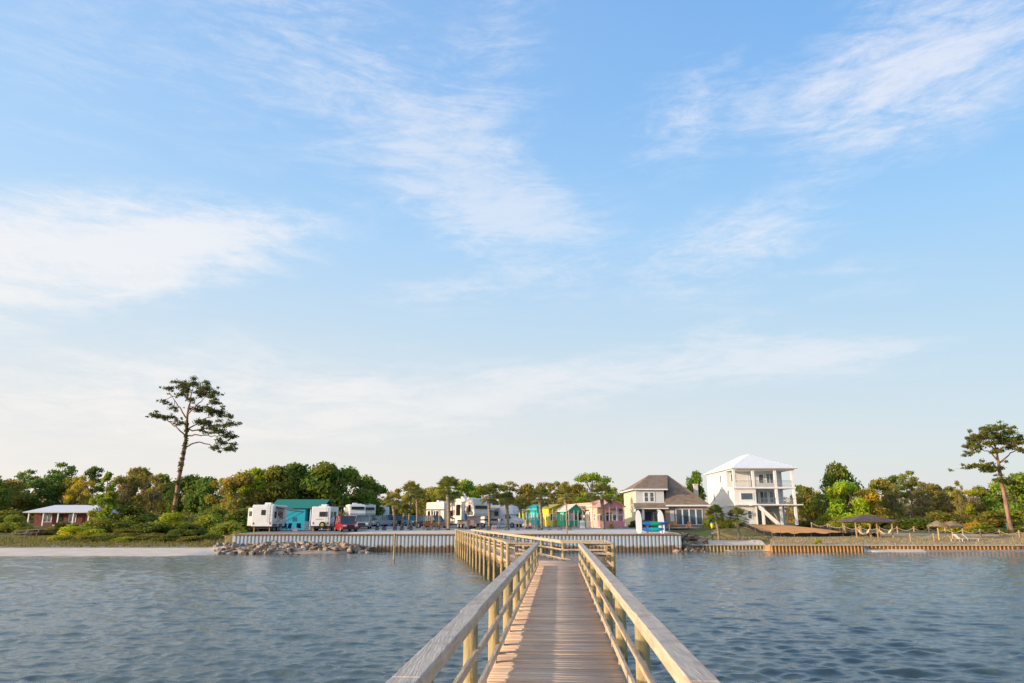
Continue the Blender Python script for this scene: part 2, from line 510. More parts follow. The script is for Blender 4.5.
DECK = mat('deck_boards', (.74, .55, .40), .85, .16, 1.6, .35, (.55, 14, 8), attr='tint', col2=(.54, .39, .28), bscale=5,
           weather=((.30, .22, .17), 1.1, .45))
CAP = mat('weathered_cap_wood', (.66, .56, .45), .85, .2, 2.2, .22, (10, .8, 8), bscale=6, col2=(.44, .37, .30), weather=((.36, .26, .20), 3.0, .75))
RAILW = mat('rail_wood', (.64, .49, .33), .85, .15, 2.2, .35, (6, .8, 6), weather=((.35, .27, .2), 2.5, .4))
PILE = mat('treated_pile', (.52, .39, .20), .85, .25, 2.4, .35, (4, 4, .8), col2=(.33, .26, .12), weather=((.14, .10, .05), 3.0, .85))
UNDER = mat('under_timber', (.30, .22, .14), .9, .2, 2, .3)

pier = thing('pier', 'long wooden footbridge pier with timber rails running out to the seawall', 'pier', (0, 0, DZ))
PI_ = Vector((0, 0, -DZ))


def planks(pts_fn, s0, s1, w, gap, l0f, l1f, seed):
    g = np.random.default_rng(seed); v, f, t = [], [], []
    s = s0; th = .04
    while s < s1:
        e = s + w; a0, a1 = l0f(s + w / 2), l1f(s + w / 2); j0, j1 = g.normal(0, .008, 2); dz = g.normal(0, .0025)
        o = len(v)
        for (ss, z) in ((s, 0), (e, 0), (e, -th), (s, -th)):
            for l in (a0 + j0, a1 + j1):
                p = pts_fn(ss, l, z + dz); v.append((p.x, p.y, p.z - DZ))
        f += [(o, o + 1, o + 3, o + 2), (o + 2, o + 3, o + 5, o + 4), (o + 6, o + 7, o + 1, o), (o, o + 2, o + 4, o + 6), (o + 1, o + 7, o + 5, o + 3), (o + 4, o + 5, o + 7, o + 6)]
        c = .78 + .40 * g.random(); hue = g.normal(0, .035)
        if g.random() < .08: c *= .8
        t += [(c * (1 + hue), c, c * (1 - hue))] * 6
        s += w + gap
    return npmesh('deck', np.array(v), np.array(f), DECK, pier, np.array(t, np.float32))


planks(PP_, -5.5, 33.2, .138, .009, lambda s: -.93, lambda s: .93, 1)
# widened landing where the pier turns
LA, LB = Vector((-.50, 37.2, 0)), Vector((-6.1, 79.85, 0))      # left rail of the far leg
RA, RB = Vector((2.55, 37.4, 0)), Vector((-4.3, 79.85, 0))      # right rail of the far leg


def lat_of(P):                    # (s, l) of a point in pier coordinates
    d = Vector((P.x, P.y, 0)) - O0; return d.dot(ax), d.dot(nn)


def landing_left(s): return -2.35 if s > 33.3 else -2.35
planks(PP_, 33.3, 37.5, .138, .009, lambda s: -2.3, lambda s: 2.3, 2)
dl = (LB - LA).normalized(); LEN = (LB - LA).length


def P2(s, l, z):                  # along the far leg: l 0 = left rail, 1 = right rail
    t = s / LEN; a = LA.lerp(LB, t); b = RA.lerp(RB, t); p = a.lerp(b, l); return Vector((p.x, p.y, DZ + z))


planks(P2, .15, LEN + .1, .138, .009, lambda s: .02, lambda s: .98, 3)
gang = MB()
gang.bar(LB.lerp(RB, .5) + Vector((0, -.3, .01)), LB.lerp(RB, .5) + Vector((-.15, .9, .48)), 1.7, .06)
gang.build('ramp', RAILW, pier)
pile_me = MB().tube([(0, 0, -2.0), (0, 0, .0), (0.005, 0, .98)], [.098, .094, .086], 14)
pile0 = pile_me.build('piling', PILE, pier, smooth=False)
pile0.data.shade_smooth()
npile = [0]


def piling(p, z_top=.958, r=1.0):
    if npile[0] == 0: o = pile0
    else: o = pile0.copy(); C.objects.link(o)
    npile[0] += 1
    o.location = (p.x, p.y, z_top - .98); o.rotation_euler = (random.gauss(0, .004), random.gauss(0, .004), random.random() * 6.28); o.scale = (r, r, 1)


st = [-3.3 + 3.03 * k for k in range(12)] + [33.15]
for s in st:
    for sd in (-1, 1): p = PP_(s, sd * .978); piling(p, .955, .93)


def rail_line(a, b, side, cap_l=3.65, mid=True, capm=None, curb=True):
    """handrail from a to b (xy); side = +1 if the walkway lies to the left of a->b direction"""
    a = Vector((a.x, a.y, 0)); b = Vector((b.x, b.y, 0)); d = (b - a).normalized(); L = (b - a).length
    inn = Vector((-d.y, d.x, 0)) * side          # towards the walkway
    k = max(1, round(L / cap_l)); cb = MB(); cf = MB(); md = MB()
    for i in range(k):
        u = a + d * (L * i / k + .003); v = a + d * (L * (i + 1) / k - .003); j = random.gauss(0, .006); k1, k2 = random.gauss(0, .0015), random.gauss(0, .0015)
        cb.bar(u + inn * (.035 + j) + Vector((0, 0, .98 + k1)), v + inn * (.035 + j) + Vector((0, 0, .98 + k2)), .19, .04)
        cf.bar(u + inn * .098 + Vector((0, 0, .906)), v + inn * .098 + Vector((0, 0, .906)), .036, .105)
        if mid: md.bar(u + inn * .102 + Vector((0, 0, .53 + j)), v + inn * .102 + Vector((0, 0, .53 + j)), .04, .09)
    cb.build('cap_rail', capm or CAP, pier, bevel=.006)
    cf.build('rail_fascia', RAILW, pier, bevel=.004)
    if mid: md.build('mid_rail', RAILW, pier, bevel=.004)
    if curb:
        c = MB(); c.bar(a + inn * .10 + Vector((0, 0, .10)), b + inn * .10 + Vector((0, 0, .10)), .05, .10)
        for i in range(int(L / 1.5) + 1):
            q = a + d * min(L - .1, .1 + i * 1.5); c.bar(q + inn * .10 + Vector((0, 0, .0)), q + inn * .10 + d * .12 + Vector((0, 0, .0)), .05, .1)
        c.build('curb_rail', RAILW, pier, bevel=.004)
    s_ = MB(); s_.bar(a + inn * .125 + Vector((0, 0, -.14)), b + inn * .125 + Vector((0, 0, -.14)), .04, .19)
    s_.build('stringer', UNDER, pier)


def W(s, l): return PP_(s, l)
rail_line(W(-5.5, -1.0), W(33.2, -1.0), -1)
rail_line(W(-5.5, 1.0), W(33.2, 1.0), 1)
# landing bump-outs
cFR, cBR = W(33.2, 2.4), W(37.6, 2.4); cFL = W(33.25, -2.25)
rail_line(W(33.2, 1.0), cFR, 1, curb=False); rail_line(cFR, cBR, 1); rail_line(cBR, Vector((RA.x, RA.y, 0)), 1)
rail_line(cFL, W(33.2, -1.0), 1, curb=False); rail_line(LA, cFL, 1)
for q in (cFR, cBR, cFL, Vector((LA.x, LA.y, 0)), Vector((RA.x, RA.y, 0)), cFR.lerp(cBR, .5)): piling(q, r=.9)
n2 = 15
rail_line(LA, LB, -1, capm=RAILW); rail_line(RA, RB, 1, capm=RAILW)
for i in range(1, n2):
    for a, b in ((LA, LB), (RA, RB)):
        piling(a.lerp(b, i / n2) + Vector((-.05 if a is LA else .05, 0, 0)), .985, .95)
# cross beams below
cb = MB()
for s in st: cb.bar(PP_(s, -.98, -.3) + PI_, PP_(s, .98, -.3) + PI_, .12, .2)
for i in range(1, n2): cb.bar(LA.lerp(LB, i / n2) + Vector((0, 0, -.3)), RA.lerp(RB, i / n2) + Vector((0, 0, -.3)), .12, .2)
cb.build('cross_beam', UNDER, pier)
MB().box(-.03, .03, -.02, .02, -.04, .04).build('bracket', BLACKM, pier, loc=PP_(14.6, -.955, .53) + PI_ + Vector((.05, 0, -.03)))


def bench(name, label, p, rz):
    t = thing(name, label, 'bench', p, rz, 'benches on the pier landing')
    m = MB()
    for k in range(3): m.box(-.85, .85, -.05 + k * .15, .08 + k * .15, .42, .46)
    m.build('seat', RAILW, t)
    m = MB()
    for k in range(3): m.box(-.85, .85, .45, .48, .55 + k * .15, .67 + k * .15)
    m.build('backrest', RAILW, t)
    for x in (-.75, .75): MB().box(x - .04, x + .04, -.02, .04, 0, .42).box(x - .04, x + .04, .40, .449, 0, 1.0).box(x - .035, x + .035, .04, .40, .34, .419).build('leg', UNDER, t)


bench('bench', 'slatted timber bench on the right side of the pier landing', PP_(35.4, 1.75, .005), -pi / 2 - AX)
bench('bench', 'slatted timber bench on the left side of the pier landing', PP_(35.3, -1.55, .005), pi / 2 - AX)

# ------------------------------------------------------------------ seawall and bulkheads
def seawall():
    t = thing('seawall', 'long corrugated pale grey sheet pile seawall with brown timber cap', 'seawall', (0, 79.8, 0))
    prof = []; x = WL; p = .40
    while x < WR:
        prof += [(x, 0.0), (x + .16, 0.0), (x + .20, -.075), (x + .36, -.075)]; x += p
    prof.append((WR, 0.0)); v = []; f = []
    for i, (x, y) in enumerate(prof): v += [(x, y, -1.2), (x, y, 1.66)]
    f = [(2 * i, 2 * i + 2, 2 * i + 3, 2 * i + 1) for i in range(len(prof) - 1)]
    m, nt_, b = nt('vinyl_sheet_pile'); N, L = nt_.nodes, nt_.links
    tc = N.new('ShaderNodeTexCoord'); sx = N.new('ShaderNodeSeparateXYZ'); L.new(tc.outputs['Object'], sx.inputs[0])
    no = N.new('ShaderNodeTexNoise'); no.inputs['Scale'].default_value = 2.5; no.inputs['Detail'].default_value = 5; L.new(tc.outputs['Object'], no.inputs['Vector'])
    a1 = N.new('ShaderNodeMath'); a1.operation = 'MULTIPLY_ADD'; a1.inputs[1].default_value = -.9; L.new(no.outputs['Fac'], a1.inputs[0]); L.new(sx.outputs['Z'], a1.inputs[2])
    rp = N.new('ShaderNodeValToRGB'); e = rp.color_ramp.elements; L.new(a1.outputs[0], rp.inputs[0])
    e[0].position = .0; e[0].color = (.16, .11, .07, 1); e[1].position = .24; e[1].color = (.40, .45, .50, 1)
    q = e.new(.06); q.color = (.36, .28, .20, 1)
    L.new(rp.outputs[0], b.inputs['Base Color']); b.inputs['Roughness'].default_value = .55
    MBp = MB(); MBp.v = v; MBp.f = f; MBp.build('sheet_panel', m, t)
    c = MB(); x = WL - .1
    while x < WR:
        c.box(x, min(x + 4.87, WR + .12), -.24, .20, 1.68, 1.77); x += 4.88
    c.build('cap', mat('brown_cap', (.33, .19, .10), .85, .2, 1.5, .3, (.6, 4, 4)), t)
    r = MB()
    r.box(WR - .06, WR + .02, .2, 9, .2, 1.66).box(WR - .2, WR + .14, .21, 9, 1.68, 1.79)
    r.box(WL - .02, WL + .06, .2, 9, .4, 1.66).box(WL - .14, WL + .2, .21, 9, 1.68, 1.79)
    r.build('return_wall', m, t)


seawall()
TIMB = mat('orange_timber', (.60, .34, .12), .85, .3, 1.5, .4, (4, 4, .8), col2=(.32, .17, .07))
TIMD = mat('dark_timber', (.22, .13, .07), .9, .25, 1.5, .4)
TIMG = mat('greenish_timber', (.42, .38, .22), .9, .2, 1.5, .3)


def bulkhead(px0, px1, Y, top, label, pm, sp_=.37, capm=None, zlow=-.6):
    x0, x1 = xpx(px0, Y, .5), xpx(px1, Y, .5)
    t = thing('bulkhead', label, 'bulkhead', (x0, Y, 0)); L = x1 - x0
    MB().box(0, L, -.08, 0, zlow, top - .06).box(0, .07, .001, 1.9, zlow, top - .06).box(L - .07, L, .001, 1.9, zlow, top - .06).build('boards', TIMB, t)
    MB().box(-.05, L + .05, -.36, .06, top - .05, top + .05).build('cap', capm or CONC, t)
    base = MB().tube([(0, 0, zlow), (0, 0, top - .055)], .095, 8); o = None; n = int(L / sp_)
    for i in range(n):
        if o is None: o = base.build('pile', pm, t, smooth=False); q = o
        else: q = o.copy(); C.objects.link(q); q.parent = t
        q.location = (.2 + i * (L - .3) / max(1, n - 1), -.18, 0)


bulkhead(690, 764.5, 81.25, .62, 'greenish weathered timber bulkhead below the lawn of the brown roofed house', TIMG)
bulkhead(769.5, 862, 79.55, .66, 'orange timber pile bulkhead jutting into the water before the white house', TIMB)
bulkhead(861, 1012, 80.95, .60, 'long timber pile bulkhead below the dry grass and hammock shelter', TIMB, .42)
bulkhead(1016, 1130, 80.95, .60, 'dark stub of timber bulkhead beyond the gap under the leaning pine', TIMD, .42)
# ------------------------------------------------------------------ rocks
def rock_mesh(seed, slab=False):
    g = random.Random(seed); bm = bmesh.new(); bmesh.ops.create_icosphere(bm, subdivisions=2, radius=.5)
    for _ in range(9):           # chop with random planes -> facets
        n = Vector((g.gauss(0, 1), g.gauss(0, 1), g.gauss(0, 1))).normalized(); d = .24 + .14 * g.random()
        for v in bm.verts:
            k = v.co.dot(n) - d
            if k > 0: v.co -= n * k
    for v in bm.verts:
        v.co += Vector((g.gauss(0, .012), g.gauss(0, .012), g.gauss(0, .012)))
        if slab: v.co.z *= .3; v.co.x *= 1.9
    me = bpy.data.meshes.new('rock'); bm.to_mesh(me); bm.free(); return me


RKM = [mat('rock_tan', (.42, .30, .20), .9, .25, 3, .5), mat('rock_grey', (.34, .29, .24), .9, .25, 3, .5), mat('rock_rust', (.30, .16, .08), .9, .3, 3, .5), mat('rock_dark', (.12, .09, .07), .9, .3, 3, .5)]
rkd = {}
for mi in range(4):
    for k in range(4):
        me = rock_mesh(k * 5 + mi, slab=(k == 3 and mi < 2)); me.materials.append(RKM[mi]); rkd[(mi, k)] = me


def rock(x, y, s, mi, label, group, bury=.25):
    k = random.randrange(4); o = bpy.data.objects.new('rock', rkd[(mi, k)]); C.objects.link(o)
    o.location = (x, y, max(gz(x, y), -.15) + s * (.5 - bury) * .6); o.scale = (s * (1 + random.random() * .5), s, s * (.6 + .4 * random.random()))
    o.rotation_euler = (random.gauss(0, .35), random.gauss(0, .3), random.random() * 6.28)
    tag(o, label, 'rock', group)


RL = ['tan boulder in the rubble heap against the left seawall end', 'grey chunk of broken concrete in the rubble at the left seawall end',
      'rust brown boulder at the waterline of the left rubble heap', 'wet dark boulder at the foot of the left rubble heap']
for i in range(270):
    u = random.random(); px = 214 + 156 * random.random()
    Y = 72.3 + 7.0 * random.random() ** .8
    if px < 232: Y = 73 + 8 * random.random()
    if px > 300: Y = 75.5 + 3.8 * random.random()
    mi = random.choices([0, 1, 2, 3], [4, 3, 1, .4] if Y > 74.5 else [1, .6, 3, 3])[0]
    x = xpx(px, Y, .4); rock(x, Y, random.uniform(.3, .78) * (1.15 if mi < 2 else .9), mi, RL[mi], 'rubble boulders at the left end of the seawall')
RS = ['tan boulder in the small heap at the right seawall corner', 'grey boulder in the small heap at the right seawall corner',
      'rust brown boulder at the waterline by the right seawall corner', 'wet dark boulder by the right seawall corner']
for i in range(130):
    px = 675 + 33 * random.random() ** 1.1; Y = 78.6 + 6.0 * random.random() * (1 if px > 681 else .1)
    mi = random.choices([0, 1, 2, 3], [2, 1.5, 2, 2])[0]; x = xpx(px, Y, .3)
    rock(x, Y, random.uniform(.3, .75), mi, RS[mi], 'boulders at the right corner of the seawall')

# lone pole in the water, post on the wall
p = Vector((xpx(393.8, 63, .5), 63, 0))
tag(MB().tube([(p.x, p.y, -1.5), (p.x + .03, p.y, 2.15)], .085, 10).build('mooring_pole', PILE), 'lone yellowish timber pole standing in the water before the seawall', 'pole')
x = xpx(567, 80.35, 2)
tag(MB().tube([(x, 80.35, 1.4), (x, 80.35, 5.0)], .07, 8).build('timber_pole', mat('pole_brown', (.40, .24, .14), .8)), 'tall thin brown pole on the seawall before the green cottage', 'pole')

# ------------------------------------------------------------------ buildings
def window(parent, x0, x1, y, z0, z1, n=2, ny=-1, fr=.07, m=None, axis='x', horiz=0):
    """window in a wall; axis 'x' – wall parallel to x, facing -y (ny=-1); axis 'y' – wall parallel to y at x=y"""
    f = MB(); g = MB(); o = .03 * ny
    def bx(mb, a, b, c, d, t0, t1):
        if axis == 'x': mb.box(a, b, min(y + t0 * ny, y + t1 * ny), max(y + t0 * ny, y + t1 * ny), c, d)
        else: mb.box(min(y + t0 * ny, y + t1 * ny), max(y + t0 * ny, y + t1 * ny), a, b, c, d)
    bx(f, x0 - fr, x1 + fr, z0 - fr, z0, .002, .07); bx(f, x0 - fr, x1 + fr, z1, z1 + fr, .002, .07)
    for i in range(n + 1):
        c = x0 + (x1 - x0) * i / n; e = fr if i in (0, n) else fr * .55
        bx(f, c - (e if i else fr), c + (e if i < n else fr), z0 + .001, z1 - .001, .003, .065)
    for i in range(horiz):
        zc = z0 + (z1 - z0) * (i + 1) / (horiz + 1); bx(f, x0, x1, zc - .025, zc + .025, .004, .05)
    fo = f.build('window', m or WHITE, parent)
    bx(g, x0, x1, z0, z1, .004, .03); g.build('pane', GLASS, fo)
    return fo


def white_house():
    x0 = xpx(735, 115, 6); t = thing('house', 'tall white three storey beach house on open porches with metal hip roof', 'house', (x0, 115, gz(x0 + 3, 115) - .1)); t.scale = (.965, 1, .965)
    z1, z2, z3 = 3.25, 6.0, 9.05; D = 15.5; Wd = 8.9
    CR = CREAMSID
    MB().box(0, Wd, 3.6, D, 0, z3).build('wall', CR, t)
    MB().box(0, 3.5, .05, 3.59, 0, z2 - .2).build('front_room', CR, t)
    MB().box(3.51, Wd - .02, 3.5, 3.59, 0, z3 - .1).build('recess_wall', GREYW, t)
    # decks
    d = MB(); d.box(-.12, 10.15, -.35, 3.49, z1 - .28, z1); d.box(Wd + .01, 10.15, 3.5, D, z1 - .28, z1); d.box(-.25, 10.7, -.75, -.36, z1 - .16, z1 + .01)
    d.build('lower_deck', WHITE, t)
    d = MB(); d.box(-.12, 9.95, -.3, 3.49, z2 - .26, z2); d.box(Wd + .01, 9.95, 3.5, D, z2 - .26, z2); d.build('upper_deck', WHITE, t)
    d = MB(); d.box(-.1, 9.9, -.25, 3.49, z3 - .35, z3 - .01); d.box(Wd + .01, 9.9, 3.5, D, z3 - .35, z3 - .01); d.build('porch_beam', WHITE, t)
    for zz0, zz1, xs_ in ((0, z1 - .29, (4.4, 7.3, 9.65)), (z1 + .02, z2 - .27, (6.8, 9.65)), (z2 + .01, z3 - .36, (.1, 3.2, 6.8, 9.6))):
        for xc in xs_: MB().box(xc - .19, xc + .19, -.2, .18, zz0, zz1).build('column', WHITE, t)
    for zz0, zz1 in ((0, z1 - .29), (z1 + .02, z2 - .27), (z2 + .01, z3 - .36)):
        for yy in (5, 9.5, 14): MB().box(9.5, 9.8, yy, yy + .3, zz0, zz1).build('column', WHITE, t)
    # balcony rails
    for z, a in ((z1, 3.7), (z2, .2)):
        r = MB(); r.box(a, 9.75, -.16, -.1, z + .92, z + .99); r.box(a, 9.75, -.15, -.11, z + .1, z + .15)
        k = a
        while k < 9.7: r.box(k, k + .025, -.14, -.12, z + .15, z + .92); k += .14
        r.build('railing', STEEL, t)
    # windows
    window(t, 1.0, 3.0, .05, z1 + .75, z1 + 1.75, 1)
    window(t, 1.9, 2.6, .05, 1.0, 2.2, 1, horiz=1)
    for a, b in ((4.1, 5.0), (5.3, 6.6), (6.9, 8.2)): window(t, a, b, 3.5, z1 + .35, z1 + 2.1, 1 if b - a < 1 else 2)
    for a, b in ((3.9, 4.6), ): window(t, a, b, 3.5, z2 + .1, z2 + 2.2, 1)
    window(t, 5.3, 6.2, 3.5, z2 + .8, z2 + 2.2, 1); window(t, 6.6, 7.8, 3.5, z2 + .8, z2 + 2.3, 2)
    window(t, .7, 1.4, 3.6, z2 + 1.1, z2 + 2.2, 1)
    MB().box(4.6, 7.4, 3.42, 3.499, .05, 2.4).build('garage_door', mat('garage_grey', (.50, .52, .53), .6, .04, 3, stretch=(.1, .1, 4)), t)
    # hip roof
    e = .45; a = (-e, -.45 - e); b = (10.0 + e, -.45 - e); c = (10.0 + e, D + e); dd = (-e, D + e)
    r = MB(); r.add([(*a, z3), (*b, z3), (*c, z3), (*dd, z3), (4.5, 5.2, z3 + 2.7), (4.5, 10, z3 + 2.7)], [(0, 1, 4), (1, 2, 5, 4), (2, 3, 5), (3, 0, 4, 5)])
    r.box(-e, 10 + e, -.45 - e, D + e, z3 - .14, z3 - .003)
    RM = mat('white_metal_roof', (.78, .79, .80), .45, .03, 2)
    ro = r.build('roof', RM, t)
    rb = MB()
    for i in range(1, 22):
        x = -e + i * .5; xm = 4.5; tt = (x + e) / (xm + e) if x < xm else (10 + e - x) / (10 + e - xm)
        yy = -.9 + tt * 6.1; rb.bar((x, -.9, z3 + .02), (x, yy, z3 + .02 + tt * 2.7), .04, .04)
    for i in range(1, 30):
        y = -.9 + i * .55
        if y > D: break
        tt = min(1, (y + .9) / 6.1, (D + e - y) / (D + e - 10)); rb.bar((-e, y, z3 + .02), (-e + tt * 4.95, y, z3 + .02 + tt * 2.7), .04, .04)
    rb.build('roof_seam', RM, ro)
    # stairs
    s_ = MB(); s_.bar((2.9, -.95, z1 - .05), (6.1, -1.3, .1), .08, .34); s_.bar((2.9, -1.95, z1 - .05), (6.1, -2.3, .1), .08, .34)
    for i in range(14):
        q = i / 14; s_.box(2.95 + q * 3.1, 3.25 + q * 3.1, -2.2, -1.0, z1 - .15 - q * (z1 - .2), z1 - .11 - q * (z1 - .2))
    s_.box(2.0, 3.3, -2.3, -.76, z1 - .2, z1 - .02)
    s_.build('stairs', WHITE, t)
    w = MB()
    for xx in (2.9, 4.0): w.box(xx, xx + .16, -1.2, -1.04, 0, z1 - .3 - (xx - 2.9) * .95)
    w.build('stair_post', WHITE, t)
    br = MB()
    br.add([(5.0, .6, 2.0), (6.1, .6, 2.0), (7.3, .6, .05), (6.2, .6, .05), (5.0, 1.9, 2.0), (6.1, 1.9, 2.0), (7.3, 1.9, .05), (6.2, 1.9, .05)],
           [(0, 1, 2, 3), (4, 7, 6, 5), (0, 4, 5, 1), (1, 5, 6, 2), (2, 6, 7, 3), (3, 7, 4, 0)])
    br.build('stair_flight', mat('raw_lumber', (.42, .29, .16), .85, .2, 4, stretch=(1, 1, 4)), t)
    MB().bar((6.15, .55, 2.1), (7.4, .55, .1), .06, .12).build('stringer', mat('stair_trim', (.7, .6, .42), .8), t)
    # belt course
    MB().box(-.06, -.003, 0.0, D, z1 - .3, z1 - .02).box(-.06, -.003, 3.6, D, z2 - .28, z2 - .02).build('belt_course', WHITE, t)
    window(t, 6.5, 7.3, 0, z2 + 1.0, z2 + 2.2, 1, ny=-1, axis='y')
    window(t, 11.0, 11.9, 0, z1 + .9, z1 + 2.0, 1, ny=-1, axis='y')


white_house()


def grey_house():
    x0 = xpx(637, 112, 4); z0 = gz(x0, 112) - .1; t = thing('house', 'brick house with brown shingle hip roof and white window trim beside the lawn', 'house', (x0, 112, z0))
    sh = mat('brown_shingle', (.28, .20, .14), .9, .18, 1.2, .4, (1, 1, 3)); brick = mat('pinkish_brick', (.38, .26, .21), .9, .22, 5, .2, (1, 1, 2))
    z1, z2 = 3.4, 5.8; top = zpy(475, 117) - z0; L_ = 4.3; Wt = 10.6; D = 12.5
    side = mat('sunlit_cream_side', (.66, .60, .46), .8, .05)  # low sun on the left wall is put into this cream colour
    MB().box(0, L_, .4, D, z1 - .6, z2).build('upper_wall', GREYW, t)
    MB().box(-.004, 0, .4, D, 0, z2).build('side_wall', side, t)
    MB().box(0.002, L_, 2.1, D, 0, z1 - .601).build('entry_wall', brick, t)
    MB().box(L_ + .003, Wt, 0, D, 0, z1).build('wall', brick, t)
    # porch
    for xc in (.9, 3.2): MB().box(xc - .16, xc + .16, -.35, -.03, .15, z1 - .62).build('column', WHITE, t)
    MB().box(-.3, 4.6, -.5, 2.0, 0, .15).build('porch_floor', CONC, t)
    b = MB(); b.box(-.35, 4.7, -.55, .38, z1 - .6, z1 - .35); b.build('porch_beam', WHITE, t)
    b = MB(); b.prism([(-.75, z1 - .34), (.39, z1 - .34), (.39, z1 + .3)], -.4, 4.75); b.build('porch_roof', sh, t)
    MB().box(1.6, 2.5, 2.02, 2.098, .15, 2.35).build('door', mat('navy_door', (.03, .05, .12), .4), t)
    window(t, .3, 1.1, 2.1, .8, 2.2, 1); window(t, 2.9, 3.8, 2.1, .6, 2.3, 1)
    window(t, 1.25, 1.95, .4, z1 + .55, z1 + 1.85, 1, horiz=1, fr=.09); window(t, 2.1, 2.8, .4, z1 + .55, z1 + 1.85, 1, horiz=1, fr=.09)
    for i in range(4): window(t, 5.9 + i * 1.02, 6.82 + i * 1.02, 0, .55, 2.75, 1, fr=.05)
    MB().box(5.0, 5.6, -.05, -.002, 1.0, 2.6).build('shutter', GREYW, t)
    # roofs
    r = MB(); e = .5; q = 5.0
    r.add([(-e, -.1, z2), (L_ + .5, -.1, z2), (L_ + .5, D + e, z2), (-e, D + e, z2), (3.0, q, top), (6.0, q, top)], [(0, 1, 5, 4), (0, 4, 3), (3, 4, 5, 2), (1, 2, 5), (0, 3, 2, 1)])
    r.add([(L_ - .1, -e, z1), (Wt + e, -e, z1), (Wt + e, D + e, z1), (L_ - .1, D + e, z1), (6.0, q, top - .01), (6.0, q + 1, top - .01), (L_ - .1, -e + 3.0, z1 + 3.2)],
          [(0, 1, 4), (1, 2, 5, 4), (2, 3, 5), (0, 3, 2, 1), (0, 4, 5, 3)])
    ro = r.build('roof', sh, t)
    MB().box(-e - .02, L_ + .52, -.13, -.102, z2 - .18, z2 + .02).box(-e - .05, -e - .002, -.1, D + e, z2 - .18, z2 + .02).box(L_ + .0, Wt + e + .02, -e - .06, -e - .003, z1 - .2, z1 + .02).build('fascia', WHITE, ro)
    ch = MB(); ch.box(9.75, 10.35, 3.4, 4.1, z1 - .5, z1 + 3.2); ch.box(9.68, 10.42, 3.33, 4.17, z1 + 3.2, z1 + 3.32); ch.build('chimney', mat('chimney_stucco', (.66, .62, .56), .8), ro)
    MB().box(4.6, Wt + .6, -2.6, -.03, 0, .12).build('patio', CONC, t)


grey_house()


def cottage(label, pxc, Y, Wd, D, hgt, col, col2, rz, variant, roofm, gable=.9):
    x = xpx(pxc, Y, 2.5); z = gz(x, Y) - .02; t = thing('cottage', label, 'cottage', (x, Y, z), rz, 'row of small painted cottages')
    m = mat('wall_%s' % variant, col, .75, .05, 5, stretch=(3, 3, .1)); m2 = mat('front_%s' % variant, col2, .75, .05, 5)  # sunlit tone painted into the wall colour, shaded tone into the front colour
    po = 1.7 if variant != 'turquoise' else .3
    MB().box(0, Wd, po, D, .25, hgt).build('wall', m, t)
    MB().box(.05, Wd - .05, .05, D - .05, 0, .248).build('skirt', CONC, t)
    w = MB(); w.box(0, .1, 0, po - .002, .25, 1.05); w.box(.101, Wd - .101, 0, .1, .25, 1.05); w.box(Wd - .1, Wd, 0, po - .002, .25, 1.05)
    if po > 1: w.build('porch_wall', m2, t)
    g = MB(); e = .28
    g.add([(0, -.0, hgt), (Wd, -.0, hgt), (Wd / 2, -.0, hgt + gable), (0, .12, hgt), (Wd, .12, hgt), (Wd / 2, .12, hgt + gable)], [(0, 1, 2), (3, 5, 4), (0, 3, 4, 1), (0, 2, 5, 3), (1, 4, 5, 2)])
    g.build('gable', m2, t); g = MB()
    g.add([(0, D - .12, hgt), (Wd, D - .12, hgt), (Wd / 2, D - .12, hgt + gable), (0, D, hgt), (Wd, D, hgt), (Wd / 2, D, hgt + gable)], [(0, 1, 2), (3, 5, 4), (0, 3, 4, 1), (0, 2, 5, 3), (1, 4, 5, 2)])
    g.build('gable', m2, t)
    r = MB(); k = gable / (Wd / 2); th = .09
    for sgn in (0, 1):
        xa, xb = (-e, Wd / 2) if sgn == 0 else (Wd + e, Wd / 2)
        za, zb = hgt - e * k, hgt + gable
        r.add([(xa, -e, za + .02), (xb, -e, zb + .02), (xb, D + e, zb + .02), (xa, D + e, za + .02), (xa, -e, za + th), (xb, -e, zb + th), (xb, D + e, zb + th), (xa, D + e, za + th)],
              [(0, 1, 2, 3), (4, 7, 6, 5), (0, 4, 5, 1), (1, 5, 6, 2), (2, 6, 7, 3), (3, 7, 4, 0)])
    r.build('roof', roofm, t)
    if po > 1:
        for xc in ([.06, Wd / 3, 2 * Wd / 3, Wd - .06] if variant == 'pink' else [.06, Wd * .38, Wd * .66, Wd - .06]):
            MB().box(xc - .06, xc + .06, -.03, .09, .252 if variant != 'pink' else 1.051, hgt - .02).build('post', WHITE, t)
        MB().box(.101, Wd - .101, 0.02, .08, hgt - .32, hgt - .002).build('porch_beam', m2, t)
        if variant == 'pink':
            MB().box(.12, Wd - .12, .01, .05, 1.85, 1.92).build('screen_rail', WHITE, t)
            MB().box(.02, .05, .15, po, 1.85, 1.92).build('screen_rail', WHITE, t)
    MB().box(Wd * .42, Wd * .62, po - .05, po - .002, .3, 2.2).build('door', WHITE if variant != 'pink' else DARK, t)
    window(t, Wd * .1, Wd * .34, po, 1.1, 2.0, 1); window(t, Wd * .7, Wd * .92, po, 1.1, 2.0, 1)
    if variant == 'pink':
        MB().box(Wd + .003, Wd + .85, 1.9, D - .4, .1, 2.35).build('side_room', m2, t); MB().box(Wd + .003, Wd + .95, 1.8, D - .3, 2.351, 2.45).build('side_roof', roofm, t)
    for a in (po + .7, po + 2.6, po + 4.3):
        if a + .6 < D: window(t, a, a + .55, 0, 1.1, 2.0, 1, ny=-1, axis='y', horiz=1)
    return t


